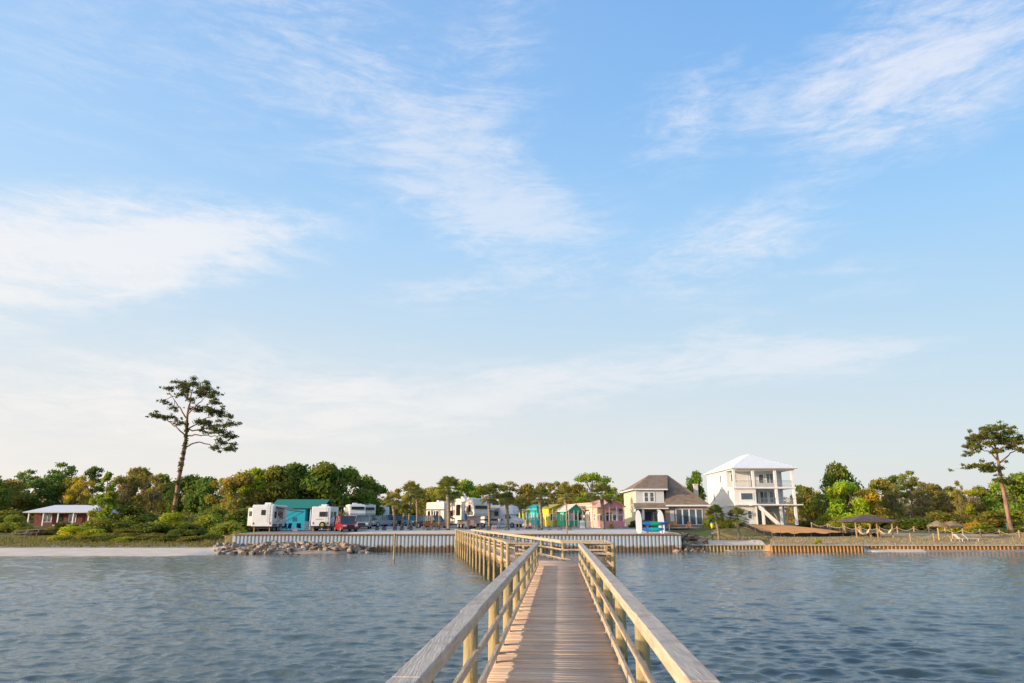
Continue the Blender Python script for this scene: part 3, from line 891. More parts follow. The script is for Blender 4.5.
cz = R(17)
ROOFW = mat('pale_roof', (.62, .60, .56), .6, .08); ROOFP = mat('salmon_roof', (.55, .36, .31), .7, .08)
cottage('pink gabled cottage with a white mullioned screened porch', 602.5, 103.5, 3.35, 6.2, 3.05, (.82, .48, .36), (.74, .28, .30), cz, 'pink', ROOFP, .9)
cottage('emerald green cottage with arched white door and pale roof', 568.5, 108, 2.3, 4.6, 2.5, (.05, .50, .26), (.03, .34, .20), cz, 'green', ROOFW, .85)
cottage('bright yellow cottage between the green and turquoise cottages', 552.5, 113, 2.6, 5.0, 2.9, (.80, .64, .04), (.66, .52, .05), cz, 'yellow', mat('olive_roof', (.40, .36, .06), .7), .5)
cottage('turquoise blue cottage with one small square front window', 537.5, 118, 1.75, 4.5, 3.15, (.03, .48, .50), (.02, .30, .46), cz, 'turquoise', mat('teal_roof', (.04, .34, .36), .6), .35)
cottage('lime green cottage at the far end of the painted row', 526, 122, 2.0, 4.2, 2.4, (.50, .64, .06), (.40, .52, .06), cz, 'lime', mat('lime_roof', (.35, .40, .10), .7), .4)


def annex():
    x = xpx(592.5, 106.5, 3); t = thing('cottage', 'peach cottage with flat parapet and small awning behind the pink one', 'cottage', (x, 106.5, gz(x, 106.5) - .02), cz, 'row of small painted cottages')
    m = mat('peach_wall', (.82, .58, .44), .75, .05)
    MB().box(0, 1.6, 0, 6.6, 0, 3.35).build('wall', m, t)
    MB().box(-.08, 1.68, -.08, 6.68, 3.351, 3.6).build('parapet', mat('parapet_pink', (.66, .42, .34), .75), t)
    MB().prism([(1.0, 2.55), (2.9, 2.55), (2.9, 2.62), (1.0, 2.62)], -.75, -.004).build('awning', mat('coral_awning', (.72, .24, .14), .7), t)
    for a in (.6, 3.6, 5.2): window(t, a, a + .5, 0, 1.0, 2.3, 1, ny=-1, axis='y')
    MB().box(-.04, -.003, 1.6, 2.4, .05, 2.2).build('door', WHITE, t)


annex()


def picket(px0, px1, Y, label):
    a, b = G(px0, Y), G(px1, Y); t = thing('picket_fence', label, 'fence', a); L = (b - a).length; m = MB(); k = 0
    while k < L: m.box(k, k + .07, -.02, 0, .05, 1.1); k += .12
    m.build('picket', WHITE, t); MB().box(0, L, .001, .04, .3, .38).box(0, L, .001, .04, .85, .93).build('rail', WHITE, t)


picket(580, 585, 103, 'short white picket gate between the green and pink cottages')
picket(304, 312, 95, 'short white picket fence beside the turquoise building')


def blue_building():
    x = xpx(285.5, 98, 3); Y = 98; z = gz(x, Y) - .03; t = thing('bath_house', 'turquoise bath house with a green metal roof behind the camping trailers', 'building', (x, Y, z))
    m = mat('turquoise_siding', (.02, .36, .48), .7, .05, 5, stretch=(3, 3, .1)); ze = zpy(508.3, 98) - z; zt = zpy(500, 100.6) - z
    MB().box(0, 2.55, 0, 5, 0, ze - .02).build('wall', m, t)
    MB().box(-1.9, -.002, 1.0, 5, 0, ze - .02).build('side_wall', m, t)
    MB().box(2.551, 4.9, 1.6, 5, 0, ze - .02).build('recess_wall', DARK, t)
    MB().box(3.4, 4.2, 1.52, 1.598, 0, 2.0).build('door', mat('teal_door', (.02, .2, .2), .6), t)
    for xx in (3.2, 4.8): MB().box(xx - .06, xx + .06, .1, .22, 0, ze - .02).build('post', WHITE, t)
    MB().prism([(-.4, ze), (2.6, zt), (5.4, ze), (5.4, ze + .08), (2.6, zt + .09), (-.4, ze + .08)], -2.1, 5.0).build('roof', mat('green_metal_roof', (.02, .20, .14), .5, .06, 4, stretch=(4, .2, 1)), t)
    MB().box(.9, 1.4, -.05, -.003, 1.1, 1.6).build('sign', mat('blue_sign', (.02, .12, .3), .5), t)


blue_building()


def ranch():
    Y = 126; x = xpx(28, Y, 3); z = gz(x, Y); t = thing('ranch_house', 'low red brick house with white metal roof behind the left beach', 'house', (x, Y, z))
    br = mat('red_brick', (.20, .075, .06), .9, .2, 5); W_ = 11.5; ze = zpy(512, Y) - z - .15; zt = zpy(505, Y + 3.5) - z
    MB().box(0, W_, 1.5, 7, 0, ze).build('wall', br, t)
    MB().box(-.9, W_ + .5, -.4, 7.6, ze + .001, ze + .12).add([(-1, -.5, ze + .12), (W_ + .6, -.5, ze + .12), (W_ + .6, 7.7, ze + .12), (-1, 7.7, ze + .12), (2.0, 3.6, zt), (W_ - 2, 3.6, zt)],
                                                          [(0, 1, 5, 4), (1, 2, 5), (2, 3, 4, 5), (3, 0, 4)]).build('roof', mat('white_roof2', (.72, .72, .74), .6, .03), t)
    for k in (0, 2.5, 5, 7.6, 10.2): MB().box(k - .09, k + .09, -.1, .08, 0, ze).build('post', WHITE, t)
    window(t, 1.6, 3.0, 1.5, .7, 1.9, 2); window(t, 6, 7.2, 1.5, .7, 1.9, 2)
    MB().box(4.0, 4.9, 1.42, 1.498, 0, 2.0).build('door', DARK, t)
    MB().box(5.2, 8.4, -1.6, -.5, 0, .25).box(5.6, 8, -2.2, -1.61, 0, .12).build('steps', CONC, t)


ranch()
# ------------------------------------------------------------------ vehicles
def wheel(parent, x, y, r=.36, w=.24):
    t = MB().cyl((x - w / 2, y, r), r, w, 20, 'x').build('wheel', RUBBER, parent)
    s = -1 if x < 0 else 1
    MB().cyl((x + s * (w / 2 - .01) - (0 if s > 0 else .02), y, r), r * .62, .02, 14, 'x').build('rim', RIM, t)


def car(label, p, rz, col, kind='suv', name='parked_car', L=4.6, Wd=1.9, group='cars parked in the gravel lot', hgt=1.75):
    """nose towards -y"""
    t = thing(name, label, {'pickup_truck': 'pickup truck'}.get(name, 'car'), p, rz, group); w = Wd / 2
    m = mat('paint_%d_%d_%d' % tuple(int(c * 255) for c in col), col, .3, .03, 1, spec=.6)
    b = MB(); h1 = .95
    b.prism([(-L / 2 + .05, .32), (L / 2 - .02, .32), (L / 2, .6), (L / 2 - .05, h1 + .02), (-L / 2 + 1.25, h1 + .03), (-L / 2 + .12, h1 - .14), (-L / 2, .6)], -w, w)
    b.build('body', m, t, bevel=.05)
    ya, yb_ = (-L / 2 + 1.15, L / 2 - .15) if kind == 'suv' else (-L / 2 + 1.15, .55)
    c = MB(); i = .14
    c.add([(-w + .03, ya, h1), (w - .03, ya, h1), (w - .03, yb_, h1), (-w + .03, yb_, h1), (-w + i, ya + .55, hgt - .06), (w - i, ya + .55, hgt - .06), (w - i, yb_ - .2, hgt - .06), (-w + i, yb_ - .2, hgt - .06)],
          [(0, 3, 2, 1), (4, 5, 6, 7), (0, 1, 5, 4), (1, 2, 6, 5), (2, 3, 7, 6), (3, 0, 4, 7)])
    c.build('windows', GLASS, t, bevel=.03)
    rf = MB(); rf.box(-w + i - .01, w - i + .01, ya + .5, yb_ - .18, hgt - .058, hgt)
    for yy in (ya + .6 + (yb_ - ya - .9) * .33, ya + .6 + (yb_ - ya - .9) * .7):
        for s in (-1, 1): rf.bar((s * (w - .02), yy - .05, h1), (s * (w - i + .01), yy, hgt - .02), .08, .05)
    for s in (-1, 1):
        rf.bar((s * (w - .03), ya - .01, h1), (s * (w - i), ya + .54, hgt - .02), .06, .06); rf.bar((s * (w - .02), yb_ + .01, h1), (s * (w - i), yb_ - .19, hgt - .02), .08, .06)
    rf.build('roof', m, t)
    if kind == 'pickup':
        MB().box(-w + .12, w - .12, .62, L / 2 - .1, h1 + .03, h1 + .05).build('bed', DARK, t)
    for s in (-1, 1):
        for yy in (-L / 2 + .85, L / 2 - .85): wheel(t, s * (w - .1), yy)
        MB().box(s * (w - .3) - .17, s * (w - .3) + .17, -L / 2 - .01, -L / 2 + .1, .66, .82).build('headlight', LAMPW, t)
        MB().box(s * (w - .16) - .1, s * (w - .16) + .1, L / 2 - .06, L / 2 + .012, .62, .9).build('tail_light', LAMPR, t)
        MB().box(s * (w + .1) - .09, s * (w + .1) + .09, ya + .25, ya + .37, h1 + .02, h1 + .16).build('mirror', m, t)
    MB().box(-w + .5, w - .5, -L / 2 - .02, -L / 2 + .05, .5, .8).build('grille', BLACKM, t)
    MB().box(-w + .05, w - .05, -L / 2 - .06, -L / 2 + .04, .3, .46).build('bumper', STEEL if kind == 'pickup' else BLACKM, t)
    return t


car('bright red off-road car beside the small white trailer', G(345.5, 88.5), R(28), (.33, .014, .016), L=4.2, group=None, hgt=1.82)
car('silver grey minivan facing the water behind the red car', G(363, 101), R(6), (.34, .35, .38), L=4.9, Wd=1.95, hgt=1.85)
car('dark blue car right of the silver minivan', G(374, 121), R(-12), (.03, .04, .07))
car('grey pickup truck under the first palm', G(381.5, 118), R(-35), (.32, .32, .33), 'pickup', 'pickup_truck', L=5.2)
car('black car partly hidden behind the first short palm', G(398, 126), R(15), (.02, .02, .025))
car('white car behind the leaning palm trunk', G(405, 128), R(8), (.7, .7, .7))
car('teal and silver car parked behind the third palm', G(414.5, 121), R(40), (.10, .30, .36))
car('grey blue car between the slanted palm and the frame', G(423, 121), R(-20), (.12, .16, .22))
car('dark green car behind the grey pickup truck', G(389, 129), R(25), (.04, .07, .06))
car('small white car at the left edge of the gravel lot', G(353.5, 108), R(12), (.72, .72, .72))
car('dark pickup truck standing behind the swing frame', G(432, 107), R(52), (.03, .03, .04), 'pickup', 'pickup_truck', L=5.3)

RVW = mat('rv_white', (.78, .77, .75), .45, .03, 1); RVC = mat('rv_cream', (.72, .67, .58), .45, .04, 1); SW = mat('rv_swoosh', (.09, .06, .05), .4); SWB = mat('rv_brown', (.35, .22, .14), .4)


RVG = mat('tinted_glass', (.015, .017, .02), .15, .05, spec=.5); SKG = mat('skirt_grey', (.16, .15, .15), .5, .1)


def trailer(label, p, rz, L, hgt, wall, slide=0, awning=False, name='camping_trailer', rear='win', Wd=2.45, nose='flat', swoosh=False, group='camping trailers and motorhomes', zf=.62):
    """rear wall at y=0 facing -y, body runs to +y; right side at +x"""
    t = thing(name, label, {'motorhome': 'motorhome'}.get(name, 'trailer'), p, rz, group); w = Wd / 2
    if nose == 'fifth':   # raised sleeping nose at far end, y towards L
        pr = [(0, zf), (L * .7, zf), (L * .7, zf + .95), (L * .98, zf + 1.05), (L, zf + 1.4), (L * .93, hgt - .1), (L * .72, hgt), (.25, hgt), (0, hgt - .2)]
    elif nose == 'round':
        pr = [(0, zf), (L, zf + .2), (L + .15, zf + .9), (L - .1, hgt - .5), (L - .5, hgt), (.2, hgt), (0, hgt - .15)]
    else: pr = [(0, zf), (L, zf), (L, hgt - .1), (L - .2, hgt), (.15, hgt), (0, hgt - .12)]
    MB().prism(pr, -w, w).build('body', wall, t, bevel=.06)
    MB().box(-w + .1, w - .1, .2, L * .68, .38, zf - .003).build('chassis', BLACKM, t)
    for s in (-1, 1):
        for yy in (L * .42, L * .42 + .85): wheel(t, s * (w - .13), yy, .36, .22)
        MB().box(s * (w - .25) - .07, s * (w - .25) + .07, -.03, .02, zf + .25, zf + .5).build('tail_light', LAMPR, t)
    MB().box(-.35, .35, L * .3, L * .3 + .8, hgt + .002, hgt + .28).build('air_conditioner', RVW, t)
    # side windows and door both sides
    for s in (-1, 1):
        for a, b_, z0, z1 in ((L * .10, L * .24, zf + 1.0, zf + 1.75), (L * .46, L * .54, zf + .95, zf + 1.75), (L * .58, L * .70, zf + 1.0, zf + 1.75)) + (((L * .80, L * .88, zf + 1.6, zf + 2.5),) if nose == 'fifth' else ()):
            MB().box(s * w - .02, s * w + .02, a, b_, z0, z1).build('window', RVG, t)
        MB().box(s * w - .015, s * w + .012, .1, L * .69, zf + .03, zf + .34).build('skirt', SKG, t)
    if nose == 'fifth':
        so_ = MB().box(w - .01, w + .55, L * .44, L * .67, zf + .5, hgt - .45).build('slide_out', wall, t, bevel=.03)
        MB().box(w + .551, w + .57, L * .48, L * .63, zf + 1.1, hgt - .85).build('pane', RVG, so_)
        MB().box(-w + .25, w - .25, L * .9, L + .02, zf + 2.0, zf + 2.4).build('nose_window', RVG, t)
        MB().box(w + .1, w + 1.6, L * .05, L * .30, hgt - .32, hgt - .28).build('awning', mat('awning_grey', (.30, .27, .24)), t)
    d = MB().box(w - .01, w + .03, L * .32, L * .32 + .68, zf + .05, zf + 2.0).build('door', RVW, t)
    MB().box(w + .031, w + .05, L * .32 + .14, L * .32 + .54, zf + 1.2, zf + 1.7).build('pane', GLASS, d)
    if rear == 'win': MB().box(-.15, .35, -.03, .01, hgt - 1.2, hgt - .6).build('rear_window', RVG, t)
    lad = MB()
    for s in (.62, .92): lad.bar((s, -.1, zf + .5), (s, -.1, hgt + .1), .03, .03)
    for k in range(6): lad.bar((.62, -.1, zf + .6 + k * .38), (.92, -.1, zf + .6 + k * .38), .02, .02)
    lad.build('ladder', STEEL, t); MB().box(-.9, .3, L * .55, L * .55 + .4, hgt + .002, hgt + .12).build('roof_vent', RVW, t)
    MB().box(-w - .01, w + .01, -.012, .05, zf - .02, zf + .06).build('bumper', BLACKM, t)
    if rear == 'wide':
        MB().box(-.2, .75, -.03, .01, hgt - 1.2, hgt - .62).build('rear_window', RVG, t)
        sw = MB().cyl((.25, -.28, zf + .2), .36, .2, 20, 'y').build('spare_wheel', RUBBER, t)
        MB().cyl((.25, -.30, zf + .2), .2, .018, 14, 'y').build('cover_badge', mat('yellow_badge', (.4, .42, .05), .6), sw)
        MB().box(-.6, .3, -.022, -.001, hgt - 1.52, hgt - 1.46).build('stripe', mat('stripe_grey', (.25, .27, .3), .5), t)
    if slide:
        MB().box(-w - .75, -w + .01, .9, 4.2, zf + .1, hgt - .35).build('slide_out', wall, t, bevel=.03)
        MB().box(-w - .6, -w - .25, .87, .898, hgt - 1.3, hgt - .75).build('slide_window', GLASS, t)
    if awning:
        a = MB(); a.bar((w + .05, 2.9, hgt - .18), (w + 2.4, 2.9, hgt - .75), 4.0, .03, (0, 0, 1))
        a.build('awning', mat('awning_grey', (.30, .27, .24), .8, .35, 5, stretch=(.1, 4, .1)), t)
        f = MB()
        for yy in (.95, 4.85): f.tube([(w + .05, yy, zf + .5), (w + 2.4, yy, hgt - .77)], .025, 5); f.tube([(w + .05, yy, hgt - .3), (w + 2.4, yy, hgt - .77)], .025, 5)
        f.tube([(w + 2.4, .9, hgt - .77), (w + 2.4, 4.9, hgt - .77)], .04, 6); f.build('awning_arm', BLACKM, t)
    if swoosh:
        for s in (-1, 1):
            x = s * (w + .004)
            for (a, b_, c, dd, mm) in (((L * .22, zf + .35), (L * .695, zf + .35), (L * .695, zf + 1.25), (L * .5, zf + .75), SW), ((0, zf + .9), (L * .62, zf + .15), (L * .66, zf + .15), (0, zf + 1.25), SW), ((L * .05, zf + 1.75), (L * .5, zf + .55), (L * .72, zf + 1.2), (L * .3, zf + 1.9), SWB), ((L * .7, zf + 1.2), (L * .95, zf + 1.1), (L * .97, zf + 1.5), (L * .76, zf + 2.3), SKG)):
                q = MB(); q.add([(x, *a), (x, *b_), (x, *c), (x, *dd), (x + s * .012, *a), (x + s * .012, *b_), (x + s * .012, *c), (x + s * .012, *dd)],
                                [(0, 1, 2, 3), (4, 7, 6, 5), (0, 4, 5, 1), (1, 5, 6, 2), (2, 6, 7, 3), (3, 7, 4, 0)])
                q.build('swoosh', mm, t)
    j = MB()
    for s in (-1, 1): j.box(s * .9 - .05, s * .9 + .05, .15, .25, 0, zf - .003)
    j.build('jack', mat('orange_jack', (.5, .28, .05), .6), t)
    MB().box(-.12, .12, L * .72 if nose == 'fifth' else L, L * .72 + .9 if nose == 'fifth' else L + 1.0, .42, .5).build('hitch', BLACKM, t)
    return t


trailer('white travel trailer with striped awning open, nearest the rubble heap', G(261, 87.3), R(2), 6.2, 3.15, RVW, slide=1, awning=True)
trailer('small white trailer with wide rear window and spare wheel', G(320, 89), R(3), 5.2, 2.95, RVW, rear='wide', Wd=2.25)
trailer('white fifth wheel trailer parked far back behind the red car', G(352, 122), R(-162), 7.5, 3.4, RVW, nose='fifth', rear='win')
trailer('cream fifth wheel trailer parked behind the silver minivan', G(367, 134), R(-168), 7.5, 3.5, RVC, nose='fifth')
trailer('pale trailer half hidden at the rear of the lot by oaks', G(379, 142), R(-165), 6.5, 3.2, RVW, nose='round')
# side-on rigs in the middle of the lot
trailer('cream fifth wheel trailer with dark swooshes and raised nose beside the tallest palm', G(454, 107), R(-146), 7.6, 4.05, RVC, nose='fifth', swoosh=True)
trailer('cream trailer parked behind the timber swing frame', G(433, 116), R(-150), 6.5, 3.7, RVC, nose='flat', rear='wide')


def motorhome(label, p, rz):
    t = thing('motorhome', label, 'motorhome', p, rz, 'camping trailers and motorhomes'); w = 1.2
    # nose towards +x
    MB().prism([(-4.2, .6), (1.6, .6), (1.6, 1.9), (3.4, 2.0), (3.5, 2.5), (3.0, 3.15), (2.0, 3.35), (-4.1, 3.35), (-4.2, 3.2)], -w, w, 'y').build('body', RVW, t, bevel=.06)
    MB().prism([(1.605, .55), (4.3, .55), (4.4, 1.0), (4.2, 1.35), (3.3, 1.48), (2.7, 2.0), (1.605, 2.0)], -w + .12, w - .12, 'y').build('cab', RVW, t, bevel=.05)
    MB().prism([(1.9, 1.35), (3.15, 1.35), (2.68, 1.94), (1.9, 1.94)], -w + .1, w - .1, 'y').build('cab_window', GLASS, t)
    for x in (-2.6, 3.3):
        for s in (-1, 1):
            tt = MB().cyl((x, s * (w - .12) - .12, .38), .38, .24, 20, 'y').build('wheel', RUBBER, t)
            MB().cyl((x, s * (w - .12) + s * .115 - .01, .38), .22, .025, 14, 'y').build('rim', RIM, tt)
    for a, b_ in ((-3.6, -2.5), (-.2, .6)): MB().box(a, b_, -w - .02, -w + .02, 1.75, 2.4).build('window', GLASS, t)
    MB().box(-1.6, -.9, -w - .03, -w + .01, .75, 2.6).build('door', DARK, t)
    MB().bar((-1.2, -w - .1, 2.95), (-1.2, -w - 1.9, 2.55), 4.0, .04).build('awning', mat('tan_awning', (.45, .36, .28), .8), t)
    MB().box(-4.0, 1.5, -w - .012, -w + .01, 1.05, 1.3).build('stripe', SW, t)
    MB().box(-2.4, -1.6, -.4, .4, 3.352, 3.62).build('air_conditioner', RVW, t)
    MB().box(3.7, 4.2, -w + .06, -w + .14, .9, 1.15).build('headlight', LAMPW, t)
    return t


motorhome('white motorhome with an open awning and cab facing the cottages', G(499, 109), R(-30)).scale = (.84, .84, .96)


def cart(label, p, rz):
    t = thing('utility_cart', label, 'trailer', p, rz)
    MB().box(-.75, .75, -.5, .5, .4, 1.25).build('box', mat('brown_box', (.40, .28, .25), .7), t, bevel=.03)
    for s in (-1, 1):
        MB().cyl((.0, s * .56 - .06, .28), .28, .12, 14, 'y').build('wheel', RUBBER, t)
    MB().box(.751, 1.5, -.04, .04, .42, .5).build('drawbar', BLACKM, t)
    MB().box(-.74, -.64, -.05, .05, 0, .39).box(1.38, 1.46, -.03, .03, 0, .419).build('stand', BLACKM, t)


cart('brownish box trailer standing before the white fifth wheel trailer', G(471, 98), R(3))


def flag_():
    p = G(464.5, 97); t = thing('feather_flag', 'blue feather flag on a thin pole beside the brown cart', 'flag', p)
    MB().tube([(0, 0, 0), (0, 0, 2.2)], .02, 6).build('pole', STEEL, t)
    MB().prism([(.02, 1.0), (.35, 1.3), (.4, 1.8), (.02, 2.2)], -.006, .006, 'y').build('cloth', mat('blue_cloth', (.04, .12, .35), .8), t)


flag_()


def swing_frame(px0, px1, Y, ztop, label, extra=True):
    a, b = G(px0, Y), G(px1, Y); t = thing('swing_frame', label, 'frame', a); L = b.x - a.x
    m = mat('frame_wood', (.36, .26, .19), .8)
    for k in ([0, L / 3, 2 * L / 3, L]): MB().box(k - .05, k + .05, -.05, .05, 0, ztop).build('post', m, t)
    MB().box(-.3, L + .3, -.04, .04, ztop + .002, ztop + .12).build('crossbar', m, t)
    for k in ([0, L / 3, 2 * L / 3, L]): MB().box(k - .05, k + .05, 1.55, 1.65, 0, ztop).build('post', m, t)
    MB().box(-.3, L + .3, 1.56, 1.64, ztop + .002, ztop + .12).build('crossbar', m, t)
    if extra:
        for i, k in enumerate((L / 6, L / 2, 5 * L / 6)):
            MB().box(k - .45, k + .45, .65, 1.05, .5, .55).box(k - .45, k + .45, 1.06, 1.1, .56, 1.0).build('swing_seat', SWB if i else mat('orange_seat', (.5, .15, .04), .7), t)
            r = MB()
            for s in (-.42, .42): r.tube([(k + s, .85, .5), (k + s, .85, ztop + .0)], .012, 4)
            r.build('swing_rope', STEEL, t)
            MB().box(k - .5, k + .5, .84, .87, ztop - .02, ztop + .03).build('hanger', m, t)


swing_frame(423.5, 446, 95.5, 2.5, 'timber swing frame with hanging seats beside the tallest palm')
swing_frame(519, 535.5, 96.5, 2.35, 'thin timber frame of posts and crossbars before the lime and turquoise cottages', False)

# ------------------------------------------------------------------ small things on the sand
BLK = mat('dark_block', (.13, .15, .16), .8, .15)
for i, px in enumerate((377, 384, 395, 402, 411, 428.5, 437, 478, 488, 506.5, 517.5, 539, 549.5, 559.5, 570)):
    Y = 93.5; p = G(px, Y)
    t = thing('planter', '%s squat dark grey planter from the left on the sand' % ordinal(i + 1), 'planter', p, random.gauss(0, .1), 'squat dark planters in a row on the sand')
    MB().prism([(-.20, 0), (.20, 0), (.26, .42), (-.26, .42)], -.24, .24).build('tub', BLK, t, bevel=.02)
    v, f, tt = leaf_cloud([(0, 0, .44, .18, .18, .07)], 60, .06, i); npmesh('soil', v, f, LEAF, t, tt, (.05, .05, .04))


def camp_chair(label, p, rz, col, group='camping chairs by the trailers'):
    t = thing('camp_chair', label, 'chair', p, rz, group); m = mat('cloth_%d%d%d' % tuple(int(c * 99) for c in col), col, .8)
    MB().bar((0, -.22, .42), (0, .22, .38), .5, .02).build('seat', m, t)
    MB().bar((0, .23, .40), (0, .36, .95), .5, .02, (0, 1, 0)).build('backrest', m, t)
    l = MB()
    for s in (-1, 1): l.tube([(s * .26, -.25, 0), (s * .26, .28, .5)], .014, 5); l.tube([(s * .26, .30, 0), (s * .26, -.25, .6)], .014, 5); l.tube([(s * .26, -.25, .6), (s * .26, .3, .62)], .016, 5)
    l.build('frame', BLACKM, t)


camp_chair('navy blue camp chair between the two white trailers', G(298.5, 90.5), R(20), (.01, .03, .14))
camp_chair('royal blue camp chair under the trailer awning', G(288, 91), R(-20), (.02, .06, .3))
camp_chair('second blue camp chair under the awning, nearer the trailer door', G(284, 92.5), R(15), (.02, .05, .22))


def cooler(label, p, col, lid):
    t = thing('cooler', label, 'cooler', p, .2)
    MB().box(-.3, .3, -.2, .2, 0, .38).build('box', mat('cooler_' + label.split()[0], col, .5), t, bevel=.02)
    MB().box(-.31, .31, -.21, .21, .381, .45).build('lid', mat('lid_' + label.split()[0], lid, .5), t, bevel=.01)


cooler('white upright cooler beside the navy camp chair', G(295, 89.5), (.75, .72, .68), (.7, .7, .7))
cooler('pinkish low cooler on the gravel before the motorhome', G(494, 98), (.55, .25, .28), (.7, .65, .6))


def terracotta(label, p, rz, group='chairs on the brick house patio'):
    t = thing('patio_chair', label, 'chair', p, rz, group); m = mat('terracotta_paint', (.52, .22, .10), .7)
    s = MB()
    for k in range(5): s.box(-.26, .26, -.28 + k * .11, -.19 + k * .11, .36 - k * .02, .38 - k * .02)
    s.build('seat', m, t); s = MB()
    for k in range(5): s.bar((-.22 + k * .11, .24, .28), (-.22 + k * .11, .5, 1.0), .09, .02, (0, 1, 0))
    s.build('backrest', m, t)
    for x in (-.29, .29):
        MB().box(x - .03, x + .03, -.3, -.24, 0, .52).box(x - .03, x + .03, .3, .36, 0, .52).build('leg', m, t); MB().box(x - .06, x + .06, -.36, .4, .522, .55).build('armrest', m, t)


for k, (px, lb) in enumerate(((671.5, 'terracotta slatted patio chair left of the wide window'), (676, 'second terracotta patio chair from the left, below the wide window'), (689, 'terracotta patio chair alone before the middle of the wide window'))):
    q = G(px, 110.4); q.z = gz(xpx(660, 112), 112) + .06; terracotta(lb, q, R(15 - 20 * k))

# kayak rack with boards
def rack():
    Y = 81.6; a = G(640, Y); t = thing('kayak_rack', 'low timber rack holding kayaks near the seawall corner', 'rack', a); L = 2.9
    m = mat('rack_red', (.32, .12, .06), .8)
    for x in (.85, 2.35):
        MB().box(x - .04, x + .04, -.45, -.37, 0, 1.25).box(x - .04, x + .04, .37, .45, 0, 1.25).build('post', m, t)
        MB().box(x - .035, x + .035, -.369, .369, .14, .2).box(x - .035, x + .035, -.369, .369, .74, .8).build('arm', m, t)
    return a


ra = rack()


def kayak(label, x, y, z, col, col2, L=3.15, W=.40):
    t = thing('kayak', label, 'kayak', (x, y, z), 0, 'kayaks on the rack')
    n = 17; v = []; f = []; sec = 10
    for i in range(n):
        u = i / (n - 1) * 2 - 1; s = max(.02, (1 - abs(u) ** 2.4)) ** .75; up = .10 * u * u
        for k in range(sec):
            a = 2 * pi * k / sec; v.append((u * L / 2, cos(a) * W * s, .27 + sin(a) * .27 * max(.25, s) + up))
    for part, (i0, i1), c in (('hull', (0, n - 1), col),):
        f = [(i * sec + k, i * sec + (k + 1) % sec, (i + 1) * sec + (k + 1) % sec, (i + 1) * sec + k) for i in range(i0, i1) for k in range(sec)]
        f += [tuple(range(sec)), tuple((n - 1) * sec + k for k in range(sec))[::-1]]
    m, tt, b = nt('kayak_two_tone'); N, Lk = tt.nodes, tt.links
    tc = N.new('ShaderNodeTexCoord'); sx = N.new('ShaderNodeSeparateXYZ'); Lk.new(tc.outputs['Object'], sx.inputs[0])
    mr = N.new('ShaderNodeMapRange'); mr.inputs[1].default_value = -L / 2; mr.inputs[2].default_value = L / 2; Lk.new(sx.outputs[0], mr.inputs[0])
    rp = N.new('ShaderNodeValToRGB'); e = rp.color_ramp.elements; e[0].color = (*col, 1); e[0].position = .28; e[1].color = (*col, 1); e[1].position = .78
    q = e.new(.42); q.color = (*col2, 1); q = e.new(.64); q.color = (*col2, 1); Lk.new(mr.outputs[0], rp.inputs[0]); Lk.new(rp.outputs[0], b.inputs['Base Color']); b.inputs['Roughness'].default_value = .35
    mb = MB(); mb.v = v; mb.f = f; mb.build('hull', m, t, smooth=True)
    MB().tube([(cos(a) * .5, sin(a) * .22, .47) for a in [k * pi / 8 for k in range(17)]], .02, 5).build('cockpit_rim', BLACKM, t)


kayak('upper front kayak, blue ends and green middle, on the rack', ra.x + 1.6, ra.y - .18, ra.z + .80, (.01, .12, .45), (.02, .30, .20))
kayak('lower front kayak, bright blue with turquoise middle, on the rack', ra.x + 1.45, ra.y - .18, ra.z + .20, (.01, .14, .50), (.01, .36, .38))
kayak('dark teal kayak at the back of the upper rack tier', ra.x + 1.75, ra.y + .2, ra.z + .80, (.01, .10, .3), (.01, .16, .2))
kayak('navy kayak at the back of the lower rack tier', ra.x + 1.75, ra.y + .2, ra.z + .20, (.01, .05, .15), (.01, .20, .18))


def board(px, Y, label, h=2.55, lean=0.0):
    p = G(px, Y); n = 20; v = []; f = []
    out = []
    for i in range(n + 1):
        u = i / n; w = .33 * max(0.0, 1 - abs(2 * u - .92) ** 3.2 / 1.25) ** .6; w = w if 0 < i < n else .03
        out.append((w, u * h))
    pr = [(w, z) for w, z in out] + [(-w, z) for w, z in reversed(out)]
    m = MB(); m.prism(pr, -.05, .05, 'y'); o = m.build('paddleboard', mat('board_white', (.82, .82, .80), .35, .02), None, bevel=.02)
    o.location = p; o.rotation_euler = (R(-3), lean, 0); tag(o, label, 'paddleboard', 'white boards standing by the kayak rack')


board(639.5, 81.2, 'white paddleboard standing upright at the left end of the rack', lean=-.01)
board(662.5, 81.2, 'white paddleboard standing upright at the right end of the rack', lean=-.05)
x = xpx(669.5, 81.5); tag(MB().tube([(x, 81.5, 1.6), (x, 81.5, 2.85)], .06, 8).build('timber_post', RAILW), 'short pale timber post right of the standing paddleboards', 'post')


def marker():
    p = G(713, 85.5); t = thing('marker_post', 'thin dark post topped by a yellow and blue marker near the bulkhead', 'post', p)
    MB().tube([(0, 0, 0), (0, 0, 1.9)], .035, 6).build('post', DARK, t)
    MB().tube([(0, 0, 1.45), (0, 0, 1.7), (0, 0, 1.95), (0, 0, 2.05)], [.05, .17, .17, .1], 10).build('ring_box', mat('marker_yellow', (.75, .6, .04), .5), t)
    MB().tube([(0, 0, 2.052), (0, 0, 2.2)], [.18, .12], 10).build('cap', mat('marker_blue', (.03, .1, .45), .5), t)
    MB().box(-.1, .1, -.06, -.036, .85, 1.05).build('tag_plate', mat('tag_blue', (.2, .4, .6), .5), t)


marker()


